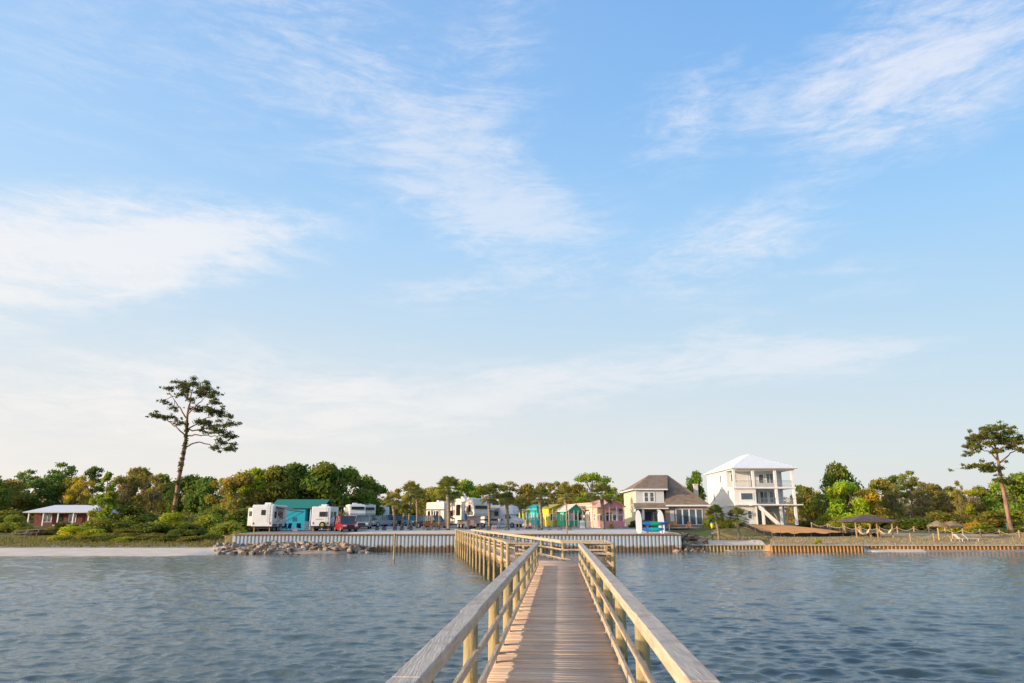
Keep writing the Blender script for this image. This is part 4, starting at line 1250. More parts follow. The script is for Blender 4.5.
# silt fences
def silt(pts, label, h=.55):
    P = []
    for i in range(len(pts) - 1):
        for k in range(8):
            t = k / 8; P.append((pts[i][0] * (1 - t) + pts[i + 1][0] * t, pts[i][1] * (1 - t) + pts[i + 1][1] * t))
    P.append(pts[-1]); W3 = [G(*q) for q in P]; v = []; f = []
    for i, q in enumerate(W3):
        s = .06 * sin(i * 1.9) + .04 * sin(i * .7); hh = h * (.85 + .18 * sin(i * 1.1) * sin(i * .37))
        v += [q + Vector((0, s, -.06)), q + Vector((0, s * .4 - .03, hh)), q + Vector((0, s + .03, -.06)), q + Vector((0, s * .4, hh))]
    for i in range(len(W3) - 1):
        a = 4 * i; b = a + 4; f += [(a, b, b + 1, a + 1), (a + 2, a + 3, b + 3, b + 2), (a + 1, b + 1, b + 3, a + 3)]
    t = thing('silt_fence', label, 'fence', W3[0]); m = MB(); m.add([p_ - W3[0] for p_ in v], f); m.build('fabric', mat('black_fabric', (.02, .02, .025), .8, .2), t)
    for i in range(0, len(W3), 5): q = W3[i] - W3[0]; MB().box(q.x - .02, q.x + .02, q.y - .06, q.y - .02, q.z - .1, q.z + h + .12).build('stake', mat('stake_wood', (.4, .3, .18), .8), t)


silt([(737, 106), (752, 99), (766, 94), (778, 91.5), (800, 91), (830, 92.5), (851, 93)], 'long black silt fence curving round the orange sand before the white house')
silt([(846, 96), (856, 93.5), (872, 91.8), (880, 92.5)], 'short black silt fence running on towards the hammock shelter')
silt([(812, 110), (826, 104), (842, 99)], 'black silt fence behind the orange sand near the porch stairs', .45)


# rope fence
def rope_fence(pts, label):
    W3 = [G(*q) for q in pts]; t = thing('rope_fence', label, 'fence', W3[0]); m = mat('fence_post', (.38, .28, .19), .85); r = MB()
    for q in W3:
        d = q - W3[0]; MB().tube([(d.x, d.y, d.z - .1), (d.x, d.y, d.z + .95)], .10, 8).build('post', m, t)
    for a, b in zip(W3[:-1], W3[1:]):
        for hh in (.8, ):
            pp = [(a.lerp(b, k / 8) - W3[0]) + Vector((0, 0, hh - .35 * (1 - (k / 4 - 1) ** 2))) for k in range(9)]; r.tube(pp, .035, 5)
    r.build('rope', mat('rope', (.42, .34, .25), .9), t)


rope_fence([(812, 112), (828, 107), (845, 102.5), (860, 100), (880, 99), (898, 98.5), (914.5, 97.5), (929.5, 96), (946, 94.5), (963.5, 93), (981, 92), (1000.5, 91), (1020, 90), (1042, 89)], 'rope and post fence along the sandy path on the right')
rope_fence([(911, 85.3), (934.5, 85.2)], 'pair of low roped posts near the bulkhead left of the thatched umbrella')


# hammock shelter
def shelter():
    Y = 90.3; x0 = G(857, Y).x; z = gz(x0 + 2, Y) - .02; t = thing('hammock_shelter', 'brown hip roofed open shelter with hammocks on the dry grass', 'shelter', (x0, Y, z))
    m = mat('shelter_wood', (.52, .34, .16), .85); xw = G(893.5, Y).x - x0; ze = zpy(521.8, Y) - z; zt = zpy(514.5, Y + 1.8) - z
    for yy in (0, 3.4):
        for k in (0, xw * .39, xw * .58, xw) if yy == 0 else (0, xw * .5, xw): MB().box(k - .06, k + .06, yy - .06, yy + .06, 0, ze - .12).build('post', m, t)
    MB().box(-.12, xw + .12, -.07, .07, ze - .119, ze + .0).box(-.12, xw + .12, 3.33, 3.47, ze - .119, ze).build('beam', m, t)
    e = .62; MB().box(-e, xw + e, -e, 3.4 + e, ze + .002, ze + .06).add([(-e, -e, ze + .062), (xw + e, -e, ze + .062), (xw + e, 3.4 + e, ze + .062), (-e, 3.4 + e, ze + .062), (xw * .44, 1.7, zt), (xw * .56, 1.7, zt)],
                                                                 [(0, 1, 5, 4), (1, 2, 5), (2, 3, 4, 5), (3, 0, 4)]).build('roof', mat('shelter_shingle', (.15, .11, .10), .9, .2, 2, .3), t)
    for i, (a, b) in enumerate(((0.08, xw * .39 - .08), (xw * .58 + .08, xw - .08))):
        h = thing('hammock', 'cream rope hammock in the %s bay of the open shelter' % ('left' if i == 0 else 'right'), 'hammock', (x0 + (a + b) / 2, Y, z), 0, 'hammocks under the shelter')
        mm = MB(); n = 12; v = []; w = .42; L = (b - a) / 2
        for k in range(n + 1):
            u = k / n * 2 - 1; zc = .42 + .75 * u * u; ww = w * max(.08, 1 - abs(u) ** 3)
            v += [(u * L, -ww, zc + .12 * (1 - abs(u))), (u * L, 0, zc), (u * L, ww, zc + .12 * (1 - abs(u)))]
        vv = v + [(p[0], p[1], p[2] - .03) for p in v]; o = len(v); f = []
        for k in range(n):
            for j in (0, 1): q = 3 * k + j; f += [(q, q + 3, q + 4, q + 1), (q + o, q + 1 + o, q + 4 + o, q + 3 + o)]
            for j in (0, 2): q = 3 * k + j; f.append((q, q + 3, q + 3 + o, q + o))
        mm.add(vv, f); mm.build('net', mat('hammock_cream', (.72, .60, .45), .9), h)


shelter()


def palapa(label, px, Y, rpx, top, eave, lean=0):
    p = G(px, Y); t = thing('thatched_umbrella', label, 'umbrella', p, 0, 'thatched umbrellas on the dry grass'); r = rpx / F * Y * cp; ze = zpy(eave, Y) - p.z; zt = zpy(top, Y) - p.z
    MB().tube([(0, 0, -.1), (lean, 0, zt - .1)], .09, 8).build('pole', mat('palapa_pole', (.55, .40, .20), .85), t)
    v = []; f = []; g = random.Random(px); n = 900
    V, Fc, T = [], [], []
    for i in range(n):
        a = g.random() * 2 * pi; u = g.random() ** .6; R0 = r * u; R1 = min(r * 1.08, R0 + .45 * (.6 + .5 * g.random())); w = .05
        def P(rr, aa, dz=0): return (lean + cos(aa) * rr, sin(aa) * rr, zt - (zt - ze) * rr / r + dz)
        o = len(V); da = w / max(R0, .2)
        V += [P(R0, a - da * .5, .06), P(R0, a + da * .5, .06), P(R1, a + w / max(R1, .3) + g.gauss(0, .05), -.03 + g.gauss(0, .03)), P(R1, a - w / max(R1, .3), -.03 + g.gauss(0, .03))]
        Fc.append((o, o + 1, o + 2, o + 3)); T.append(.7 + .6 * g.random())
    o = npmesh('thatch', np.array(V), np.array(Fc), LEAF, t, np.array(T), (.52, .40, .26))
    m = MB(); m.tube([(lean, 0, ze + .03), (lean, 0, zt + .02)], [r, .05], 18); m.build('cone_frame', mat('thatch_inner', (.28, .21, .13), .95), t)


palapa('thatched umbrella with golden straw on the left post', 939.5, 86.5, 9, 520.5, 525.5)
palapa('grey thatched umbrella just right of the golden one', 953, 89, 11, 521, 526, .1)


def lounger(label, p, rz):
    t = thing('lounge_chair', label, 'lounger', p, rz, 'white loungers on the dry grass'); m = mat('lounger_white', (.72, .70, .68), .6)
    s = MB()
    for k in range(8): s.box(-.3, .3, -.8 + k * .14, -.7 + k * .14, .30, .33)
    s.build('seat', m, t); s = MB()
    for k in range(5): s.bar((0, .36 + k * .09, .34 + k * .10), (0, .42 + k * .09, .41 + k * .10), .6, .02, (0, 0, 1))
    s.build('backrest', m, t)
    for x in (-.27, .27):
        for y in (-.7, .4): MB().box(x - .03, x + .03, y - .03, y + .03, 0, .298).build('leg', m, t)


lounger('white lounger below the grey thatched umbrella, left one', G(955.5, 85.2), R(60)); lounger('white lounger on the dry grass, middle of three', G(961, 85.6), R(100)); lounger('pale lounger on the dry grass, rightmost of three', G(971, 85.4), R(75))


def pool_rail():
    p = G(1004, 104); t = thing('teal_rail', 'pale slab with two teal upright posts beyond the leaning pine', 'rail', p)
    MB().box(-1.8, 5.5, 0, 1.2, 0, .25).build('slab', mat('slab_blue', (.45, .52, .55), .7), t)
    for x in (.9, 1.6): MB().tube([(x, .5, .24), (x, .5, 1.1)], .06, 8).build('post', mat('teal_paint', (.02, .35, .40), .5), t)
    MB().box(-1.8, .1, .3, .4, .252, .45).build('edge', mat('teal_paint', (.02, .35, .40), .5), t)


pool_rail()


def timber_bench(px, Y, label):
    p = G(px, Y); t = thing('picnic_table', label, 'table', p, .05); m = mat('grey_plank', (.30, .26, .22), .9)
    MB().box(-.9, .9, -.38, .38, .70, .75).build('tabletop', m, t); MB().box(-.9, .9, -.85, -.6, .4, .44).build('seat', m, t); MB().box(-.9, .9, .6, .85, .4, .44).build('seat', m, t)
    for x in (-.65, .65): MB().box(x - .04, x + .04, -.83, .83, .33, .399).bar((x, -.7, 0), (x, -.2, .7), .08, .08).bar((x, .7, 0), (x, .2, .7), .08, .08).build('leg', m, t)


timber_bench(22, 92, 'weathered grey picnic table on the grass left of the beach'); timber_bench(34, 95, 'second grey picnic table, nearer the brick house steps')
# ------------------------------------------------------------------ people
def skin_obj(name, verts, edges, radii, m, parent, levels=1):
    me = bpy.data.meshes.new(name); me.from_pydata(verts, edges, []); me.materials.append(m); o = bpy.data.objects.new(name, me); C.objects.link(o); o.parent = parent
    md = o.modifiers.new('skin', 'SKIN'); me.skin_vertices.new() if not me.skin_vertices else None
    for i, r in enumerate(radii): me.skin_vertices[0].data[i].radius = (r, r)
    me.skin_vertices[0].data[0].use_root = True; md.use_smooth_shade = True
    s = o.modifiers.new('sub', 'SUBSURF'); s.levels = levels; s.render_levels = levels
    return o


SKINM = mat('skin', (.50, .30, .22), .6, .05)


def person(label, p, rz, shirt, trousers, hair=(.05, .03, .02), pose='stand', h=1.7, reach=0):
    t = thing('person', label, 'person', p, rz); k = h / 1.7
    def V(*a): return tuple(c * k for c in a)
    if pose == 'stand':
        hip, kn, an, toe = (.10, 0, .90), (.11, -.02, .50), (.12, .03, .08), (.13, -.12, .04); ch = 1.40; cy = 0
    else:  # crouching / seated on the ground edge
        hip, kn, an, toe = (.10, 0, .38), (.16, -.38, .50), (.16, -.34, .08), (.17, -.48, .04); ch = .86; cy = -.08
    v = [V(0, 0, hip[2] + .02), V(0, cy * .5, (hip[2] + ch) / 2), V(0, cy, ch), V(0, cy - .01, ch + .12), V(0, cy - .03, ch + .20), V(0, cy - .03, ch + .27)]
    r = [.13, .12, .13, .05, .085, .07]; e = [(0, 1), (1, 2), (2, 3), (3, 4), (4, 5)]
    for s in (-1, 1):
        b = len(v); v += [V(s * hip[0], hip[1], hip[2] - .04), V(s * kn[0], kn[1], kn[2]), V(s * an[0], an[1], an[2]), V(s * toe[0], toe[1], toe[2])]; r += [.085, .06, .042, .035]
        e += [(0, b), (b, b + 1), (b + 1, b + 2), (b + 2, b + 3)]
        b = len(v); v += [V(s * .18, cy, ch - .02), V(s * .23, cy + .02, ch - .28), V(s * .22, cy - .14 - .1 * reach, ch - .46), V(s * .21, cy - .20 - .12 * reach, ch - .52)]; r += [.05, .04, .03, .03]
        e += [(2, b), (b, b + 1), (b + 1, b + 2), (b + 2, b + 3)]
    skin_obj('body', v, e, [x * k for x in r], SKINM, t, 2)
    sv = [v[0], v[1], v[2]]; sr = [.145, .14, .15]; se = [(0, 1), (1, 2)]
    for s, b in ((-1, 10), (1, 18)):
        pass
    for b in (10, 18):
        j = len(sv); a0 = Vector(v[b]); a1 = Vector(v[b + 1]); sv += [tuple(a0), tuple(a0.lerp(a1, .7))]; sr += [.065, .055]; se += [(2, j), (j, j + 1)]
    skin_obj('shirt', sv, se, [x * k for x in sr], mat('shirt_%d%d%d' % tuple(int(c * 99) for c in shirt), shirt, .8), t)
    tv = [v[0]]; tr = [.15]; te = []
    for b in (6, 14):
        j = len(tv); tv += [v[b], v[b + 1], tuple(Vector(v[b + 1]).lerp(Vector(v[b + 2]), .8))]; tr += [.10, .075, .055]; te += [(0, j), (j, j + 1), (j + 1, j + 2)]
    skin_obj('trousers', tv, te, [x * k for x in tr], mat('trou_%d%d%d' % tuple(int(c * 99) for c in trousers), trousers, .8), t)
    skin_obj('hair', [v[5], tuple(Vector(v[5]) + Vector((0, .03, .02)) * k)], [(0, 1)], [.088 * k, .08 * k], mat('hair_%d' % int(hair[0] * 99), hair, .7), t)


person('child in a light grey top crouching on the sand before the lime cottage', G(526.3, 94.5), R(10), (.5, .55, .6), (.10, .12, .2), pose='sit', h=1.55, reach=1)
person('child in a bright pink top crouching on the sand before the turquoise cottage', G(530.6, 94.5), R(-15), (.75, .10, .35), (.05, .06, .12), pose='sit', h=1.6, reach=1)
person('person in a white top and pale blue trousers beside the motorhome door', G(499.5, 99), R(-30), (.75, .74, .72), (.35, .45, .6), h=1.65)


# ------------------------------------------------------------------ palms
def make_palm(idx, nfr=34, blade=16):
    g = np.random.default_rng(40 + idx); root = thing('palm_tree', 'x', 'palm tree'); V, Fc, T = [], [], []
    for i in range(nfr):
        az = i * 2.399 + g.normal(0, .2); el = R(80 - 115 * (i / nfr) ** .85 + g.normal(0, 6)); st = .75 + .15 * g.random()   # unit crown radius ~1.6
        d = np.array([cos(az) * cos(el), sin(az) * cos(el), sin(el)]); up = np.array([-cos(az) * sin(el), -sin(az) * sin(el), cos(el)]); rt = np.cross(d, up)
        o = len(V); q = d * st; q[2] -= .08
        V += [list(rt * .02), list(-rt * .02), list(q - rt * .012), list(q + rt * .012)]; Fc.append((o, o + 1, o + 2, o + 3)); T.append(.8)
        c = .6 + .6 * g.random(); dead = el < R(-28)
        for k in range(blade):
            a = (k / (blade - 1) - .5) * R(230); Lb = (.62 + .12 * g.random()) * (1 - .25 * abs(a) / 2)
            dd = d * cos(a) + rt * sin(a); dd = dd / np.linalg.norm(dd); tip = q + dd * Lb + up * .06 - np.array([0, 0, .22 * Lb * (1 + .5 * g.random())]); mid = q + dd * Lb * .55 + up * .05
            sd = np.cross(dd, up); sd /= np.linalg.norm(sd) + 1e-6; o = len(V)
            V += [list(q), list(mid + sd * .06), list(tip), list(mid - sd * .06)]; Fc.append((o, o + 1, o + 2, o + 3)); T.append(c * (.85 + .3 * g.random()))
    cr = npmesh('crown', np.array(V, float), np.array(Fc), LEAF, root, np.array(T), (.10, .13, .03))
    return root, cr


palms_used = {}


def palm(px, base_Y, crown_py, rpx, label, px_top=None, col=(.10, .13, .03), tr=.16):
    idx = len(palms_used) % 3
    if idx not in palms_used: root, cr = make_palm(idx); palms_used[idx] = (root, cr)
    else:
        o, c0 = palms_used[idx]; root = o.copy(); C.objects.link(root); cr = c0.copy(); C.objects.link(cr); cr.parent = root; palms_used[len(palms_used) + 10] = 1
    p = G(px, base_Y); h = zpy(crown_py, base_Y) - p.z; r = rpx / F * base_Y * cp; dx = xpx(px_top if px_top else px, base_Y, h) - xpx(px, base_Y, h) if px_top else 0
    root.location = p; root.rotation_euler = (0, 0, 0); root.scale = (1, 1, 1)
    cr.location = (dx, 0, h); cr.rotation_euler = (0, 0, random.random() * 6); cr.scale = (r / 1.25,) * 3; cr.color = (*col, 1)
    pts = [(dx * u ** 1.3 + .05 * sin(u * 5), .04 * sin(u * 4), -.15 + (h + .1) * u) for u in [k / 10 for k in range(11)]]
    m = MB(); m.tube(pts, [tr * (1.25 if k == 0 else 1.0 if k < 8 else 1.25) * (1 + .06 * random.random()) for k in range(11)], 9)
    m.build('trunk', PALMB, root, smooth=True)
    tag(root, label, 'palm tree', 'palms planted along the shore'); return root


PG = (.24, .25, .06); PY = (.40, .36, .08)
palm(394, 94, 501, 10, 'short leaning palm with yellowish fronds left of the gravel lot', 392.5, PY, .17)
palm(400, 95, 509, 6, 'small palm with strongly slanted bare trunk between two palms', 405.5, PG, .14)
palm(408, 98, 492, 12, 'tall green palm just right of the slanted trunk', 410, PY, .15)
palm(416.5, 103, 495, 9, 'slender palm left of the swing frame', None, PG, .15)
palm(448.3, 94, 489, 15, 'tallest palm with broad crown before the cream trailer', 447.5, PG, .22)
palm(489, 94, 496, 11, 'palm before the nose of the white trailer', None, PG, .18)
palm(508, 95, 500, 9, 'palm before the cab of the motorhome', 507, PG, .17)
palm(521, 110, 503, 8, 'palm rising behind the lime cottage', None, PG, .16)
palm(541.5, 95, 497, 12, 'palm before the turquoise and yellow cottages', 540.5, PG, .2)
palm(566, 112, 494, 11, 'palm crown rising behind the green cottage', None, PY, .18)
palm(603.5, 99.5, 494, 13, 'palm at the corner of the pink cottage', 603, PG, .2)
palm(719, 87, 515, 11, 'left one of two young palms before the white house', 717.5, (.18, .22, .05), .15)
palm(739, 87, 517.5, 11, 'right one of two young palms before the white house', None, (.22, .24, .05), .15)

# ------------------------------------------------------------------ the two tall pines
def big_pine(label, Y, ox, oy, sc, trunk, tw, clumps, branches, col, seed, ivy=False):
    g = random.Random(seed)
    def P(c, dy=0): px = ox + c[0] / sc; py = oy + c[1] / sc; yy = Y + dy; return Vector((xpx(px, yy, zpy(py, yy)), yy, zpy(py, yy)))
    b = P(trunk[0]); b.z = gz(b.x, b.y); t = thing('pine_tree', label, 'tree', b)
    pts = [b + Vector((0, 0, -.2))] + [P(c) for c in trunk[1:]]
    fine = []
    for i in range(len(pts) - 1):
        for k in range(5): fine.append(pts[i].lerp(pts[i + 1], k / 5))
    fine.append(pts[-1]); n = len(fine)
    m = MB(); m.tube([q - b + Vector((g.gauss(0, .03), g.gauss(0, .03), 0)) for q in fine], [tw * (1 - .72 * (i / (n - 1)) ** 1.3) for i in range(n)], 10)
    m.build('trunk', PBARK, t, smooth=True)
    cl = []; mb = MB(); net = [q - b for q in fine[len(fine) // 3:]]
    for br in branches:
        pp = [P(c, g.uniform(-.9, .9)) - b for c in br]; best = min(fine, key=lambda w: (w - b - pp[0]).length) - b; pp = [best] + pp[1:]
        ff = []
        for i in range(len(pp) - 1):
            for k in range(4): ff.append(pp[i].lerp(pp[i + 1], k / 4) + Vector((g.gauss(0, .05), 0, g.gauss(0, .07))))
        ff.append(pp[-1]); mb.tube(ff, [.12 * (1 - .75 * i / len(ff)) for i in range(len(ff))], 6, cap=False); net += ff[2:]
    for c in clumps:
        dy = g.uniform(-2.0, 2.0); q = P(c, dy) - b; r = c[2] / sc / F * Y * .95
        near = min(net, key=lambda w: (w - q + Vector((0, 0, -.4))).length)
        mid = near.lerp(q, .5) + Vector((g.gauss(0, .12), 0, -.1)); mb.tube([near, mid, q], [.06, .04, .02], 4, cap=False)
        cl.append((q.x, q.y, q.z, r * .75, r, r * .36))
        for _ in range(9):
            a = q + Vector((g.gauss(0, r * .62), g.gauss(0, r * .9), g.gauss(.05, r * .26))); k = g.uniform(.2, .42)
            cl.append((a.x, a.y, a.z, r * k * 1.2, r * k * 1.2, r * k * .75))
            if k > .27: mb.tube([q.lerp(near, .3), a], [.025, .01], 3, cap=False)
    mb.build('limb', PBARK, t, smooth=True)
    v, f, tt = leaf_cloud(cl, 22000, .095, seed, shell=.1); npmesh('crown', v, f, LEAF, t, tt, col)
    if ivy:
        c2 = []
        for i in range(14): q = b.lerp(pts[1], i / 9) if i < 10 else pts[1]; w = fine[min(n - 1, i)] - b; c2.append((w.x, w.y - .1, w.z, .45 - .015 * i, .45, .5))
        v, f, tt = leaf_cloud(c2, 1200, .13, seed + 1); npmesh('ivy', v, f, LEAF, t, tt, (.14, .15, .03))


big_pine('tall lone pine with open flat topped crown behind the left beach', 104, 130, 360, 4.27, [(185, 640), (215, 470), (238, 350), (247, 230), (262, 140)], .30,
         [(165, 122, 32), (230, 108, 42), (272, 100, 44), (325, 122, 46), (352, 152, 40), (365, 180, 30), (300, 140, 40), (215, 148, 28), (146, 177, 22), (188, 203, 30), (108, 238, 34), (145, 243, 34), (182, 243, 20), (220, 268, 28),
          (300, 268, 38), (340, 218, 44), (385, 222, 44), (425, 240, 26), (350, 292, 36), (385, 305, 44), (432, 270, 34), (415, 325, 34), (395, 355, 38), (432, 380, 36), (330, 262, 30), (355, 375, 26), (290, 215, 34), (260, 170, 28), (305, 300, 20), (240, 130, 36)],
         [[(238, 325), (205, 295), (165, 262), (130, 245)], [(243, 250), (205, 195), (180, 155)], [(255, 240), (295, 185), (330, 150)], [(243, 315), (290, 300), (350, 292), (400, 300)],
          [(240, 335), (290, 320), (345, 322), (405, 330)], [(236, 368), (270, 352), (320, 352), (360, 372), (420, 382)], [(247, 290), (300, 262), (370, 230)]], (.13, .16, .05), 11, True)
big_pine('leaning tall pine with umbrella crown at the right shore', 97, 903, 410, 4.556, [(500, 585), (470, 430), (440, 280), (428, 200), (412, 130)], .29,
         [(400, 90, 46), (440, 82, 44), (485, 105, 46), (350, 120, 40), (320, 142, 34), (298, 165, 34), (300, 197, 30), (375, 125, 40), (430, 125, 44), (512, 135, 44), (535, 150, 34), (550, 185, 30), (482, 172, 34), (412, 190, 26), (345, 165, 30),
          (385, 262, 44), (345, 255, 34), (298, 262, 32), (405, 272, 34), (435, 320, 34), (470, 325, 38), (500, 332, 28), (460, 145, 36), (395, 150, 34)],
         [[(435, 235), (400, 195), (340, 170)], [(440, 245), (480, 200), (530, 175)], [(425, 190), (380, 150), (330, 135)], [(440, 275), (410, 240), (350, 250)], [(428, 200), (470, 160), (515, 140)]], (.18, .21, .05), 23)

# ------------------------------------------------------------------ trees and shrubs
DG = (.055, .078, .024); MG = (.072, .092, .024); YG = (.15, .17, .025); OL = (.10, .10, .03); OR = (.112, .108, .034); BR = (.105, .095, .05); BG = (.105, .135, .032)
TT = [
 # kind, px, top, halfwidth, Y, colour, label
 ('oak', 4, 478, 20, 135, OL, 'olive oak at the left edge of the wood beyond the red brick house'),
 ('pine', 22, 470, 15, 150, DG, 'dark pine top above the left end of the brick house'),
 ('oak', 38, 476, 20, 140, DG, 'dark oak rising over the white roof of the brick house'),
 ('pine', 54, 463, 17, 145, DG, 'tallest dark pine behind the brick house'),
 ('oak', 64, 477, 17, 142, OL, 'brownish olive oak behind the middle of the brick house'),
 ('loose', 76, 474, 14, 134, (.17, .18, .03), 'bright yellow green tree behind the right end of the brick house'),
 ('pine', 88, 465, 12, 150, DG, 'small flat pine top right of the yellow green tree'),
 ('cone', 101, 471, 21, 103, (.105, .11, .03), 'pointed olive cedar standing before the right end of the brick house'),
 ('loose', 121, 471, 17, 125, OL, 'thin crowned tree just right of the pointed cedar'),
 ('oak', 133, 466, 17, 140, OR, 'golden brown oak left of the tall lone pine'),
 ('sparse', 149, 474, 14, 128, BR, 'bare twiggy tree left of the tall lone pine'),
 ('oak', 160, 473, 18, 138, OL, 'olive oak immediately left of the tall lone pine trunk'),
 ('oak', 184, 474, 19, 128, DG, 'dark oak immediately right of the tall lone pine trunk'),
 ('oak', 203, 476, 18, 125, DG, 'second dark oak right of the tall lone pine'),
 ('loose', 222, 473, 17, 122, OR, 'orange tinted tree left of the turquoise bath house'),
 ('oak', 238, 470, 20, 118, OR, 'golden orange oak above the trailer slide-out'),
 ('oak', 256, 467, 20, 123, YG, 'yellow green oak above the white trailer'),
 ('oak', 276, 465, 22, 122, OL, 'olive oak above the left end of the green roof'),
 ('oak', 297, 462, 25, 126, MG, 'large green oak above the green metal roof'),
 ('oak', 320, 461, 26, 124, MG, 'largest round green oak right of the green roof'),
 ('oak', 343, 466, 24, 128, MG, 'green oak above the red car'),
 ('oak', 361, 474, 20, 134, DG, 'dark green oak above the silver minivan'),
 ('oak', 376, 483, 15, 145, DG, 'low dark oak sloping down to the short palm'),
 ('loose', 392, 488, 13, 165, OL, 'distant olive tree behind the short leaning palm'),
 ('oak', 412, 489, 14, 160, OL, 'distant olive oak between the palms'),
 ('oak', 428, 486, 14, 158, OR, 'distant orange oak left of the tallest palm'),
 ('oak', 441, 483, 12, 150, YG, 'yellow green oak touching the tallest palm'),
 ('oak', 463, 479, 15, 142, BG, 'bright green oak right of the tallest palm'),
 ('oak', 480, 484, 13, 150, OR, 'orange oak behind the white trailer nose'),
 ('loose', 494, 479, 14, 144, OR, 'golden thin tree behind the motorhome roof'),
 ('pine', 510, 482, 15, 148, OL, 'umbrella shaped tree top behind the motorhome cab'),
 ('oak', 527, 483, 13, 146, OR, 'rusty oak behind the lime cottage'),
 ('sparse', 542, 481, 13, 142, BR, 'bare brown tree behind the turquoise cottage'),
 ('loose', 555, 480, 13, 140, OR, 'orange thin tree behind the yellow cottage'),
 ('sparse', 568, 481, 11, 146, BR, 'bare brown tree behind the green cottage'),
 ('oak', 580, 483, 13, 135, OL, 'olive oak behind the peach cottage'),
 ('loose', 594, 468, 20, 128, YG, 'tall airy yellow green tree above the pink cottages'),
 ('loose', 613, 486, 11, 134, YG, 'low yellow tree between pink cottage and brown roofed house'),
 ('oak', 626, 489, 12, 140, OR, 'orange tree behind the left wall of the brown roofed house'),
 ('oak', 697, 470, 11, 140, MG, 'green tree showing between the brown roof and the white house'),
 ('oak', 812, 486, 14, 150, OL, 'olive tree just right of the white house'),
 ('pine', 803, 484, 12, 160, DG, 'dark pine peeping past the white house porch'),
 ('loose', 824, 492, 12, 135, OR, 'orange thin tree right of the white house porch'),
 ('oak', 845, 462, 18, 125, MG, 'tall dense green tree standing highest on the right wood'),
 ('oak', 848, 480, 19, 118, YG, 'yellow green oak in front of the tall dense green tree'),
 ('oak', 870, 487, 17, 120, (.22, .17, .03), 'golden oak behind the hammock shelter'),
 ('oak', 886, 477, 17, 134, OL, 'olive oak above the hammock shelter'),
 ('pine', 901, 474, 13, 142, DG, 'dark pine top left of two pines above the path'),
 ('pine', 915, 471, 14, 138, OL, 'dark pine top right of two pines above the path'),
 ('sparse', 897, 484, 14, 122, BR, 'bare grey tree right of the hammock shelter'),
 ('sparse', 925, 482, 16, 124, BR, 'bare brown tree left of the thatched umbrellas'),
 ('oak', 936, 483, 17, 136, OL, 'olive oak above the thatched umbrellas'),
 ('loose', 951, 485, 16, 126, BR, 'thin brownish tree above the grey thatched umbrella'),
 ('loose', 970, 486, 16, 122, YG, 'thin yellowish tree left of the leaning pine'),
 ('sparse', 963, 480, 6, 118, BR, 'tall ivy clad snag left of the leaning pine'),
 ('oak', 988, 485, 16, 130, OL, 'olive oak directly left of the leaning pine'),
 ('oak', 1008, 479, 18, 128, BG, 'bright green oak behind the leaning pine'),
 ('oak', 1024, 472, 18, 122, BG, 'bright green oak at the right edge'),
 ('oak', 1046, 470, 22, 124, MG, 'green oak beyond the right edge behind the path'),
 ('oak', -18, 474, 22, 130, OL, 'olive oak beyond the left edge of the wood'),
]
for k, px, tp, hw, Y, c, lb in TT:
    cc = tuple(v * random.uniform(.88, 1.12) for v in c); tree(k, px, tp, hw * 1.08, Y, tuple(v * q for v, q in zip(cc, (3.1, 3.05, 1.9))), lb)
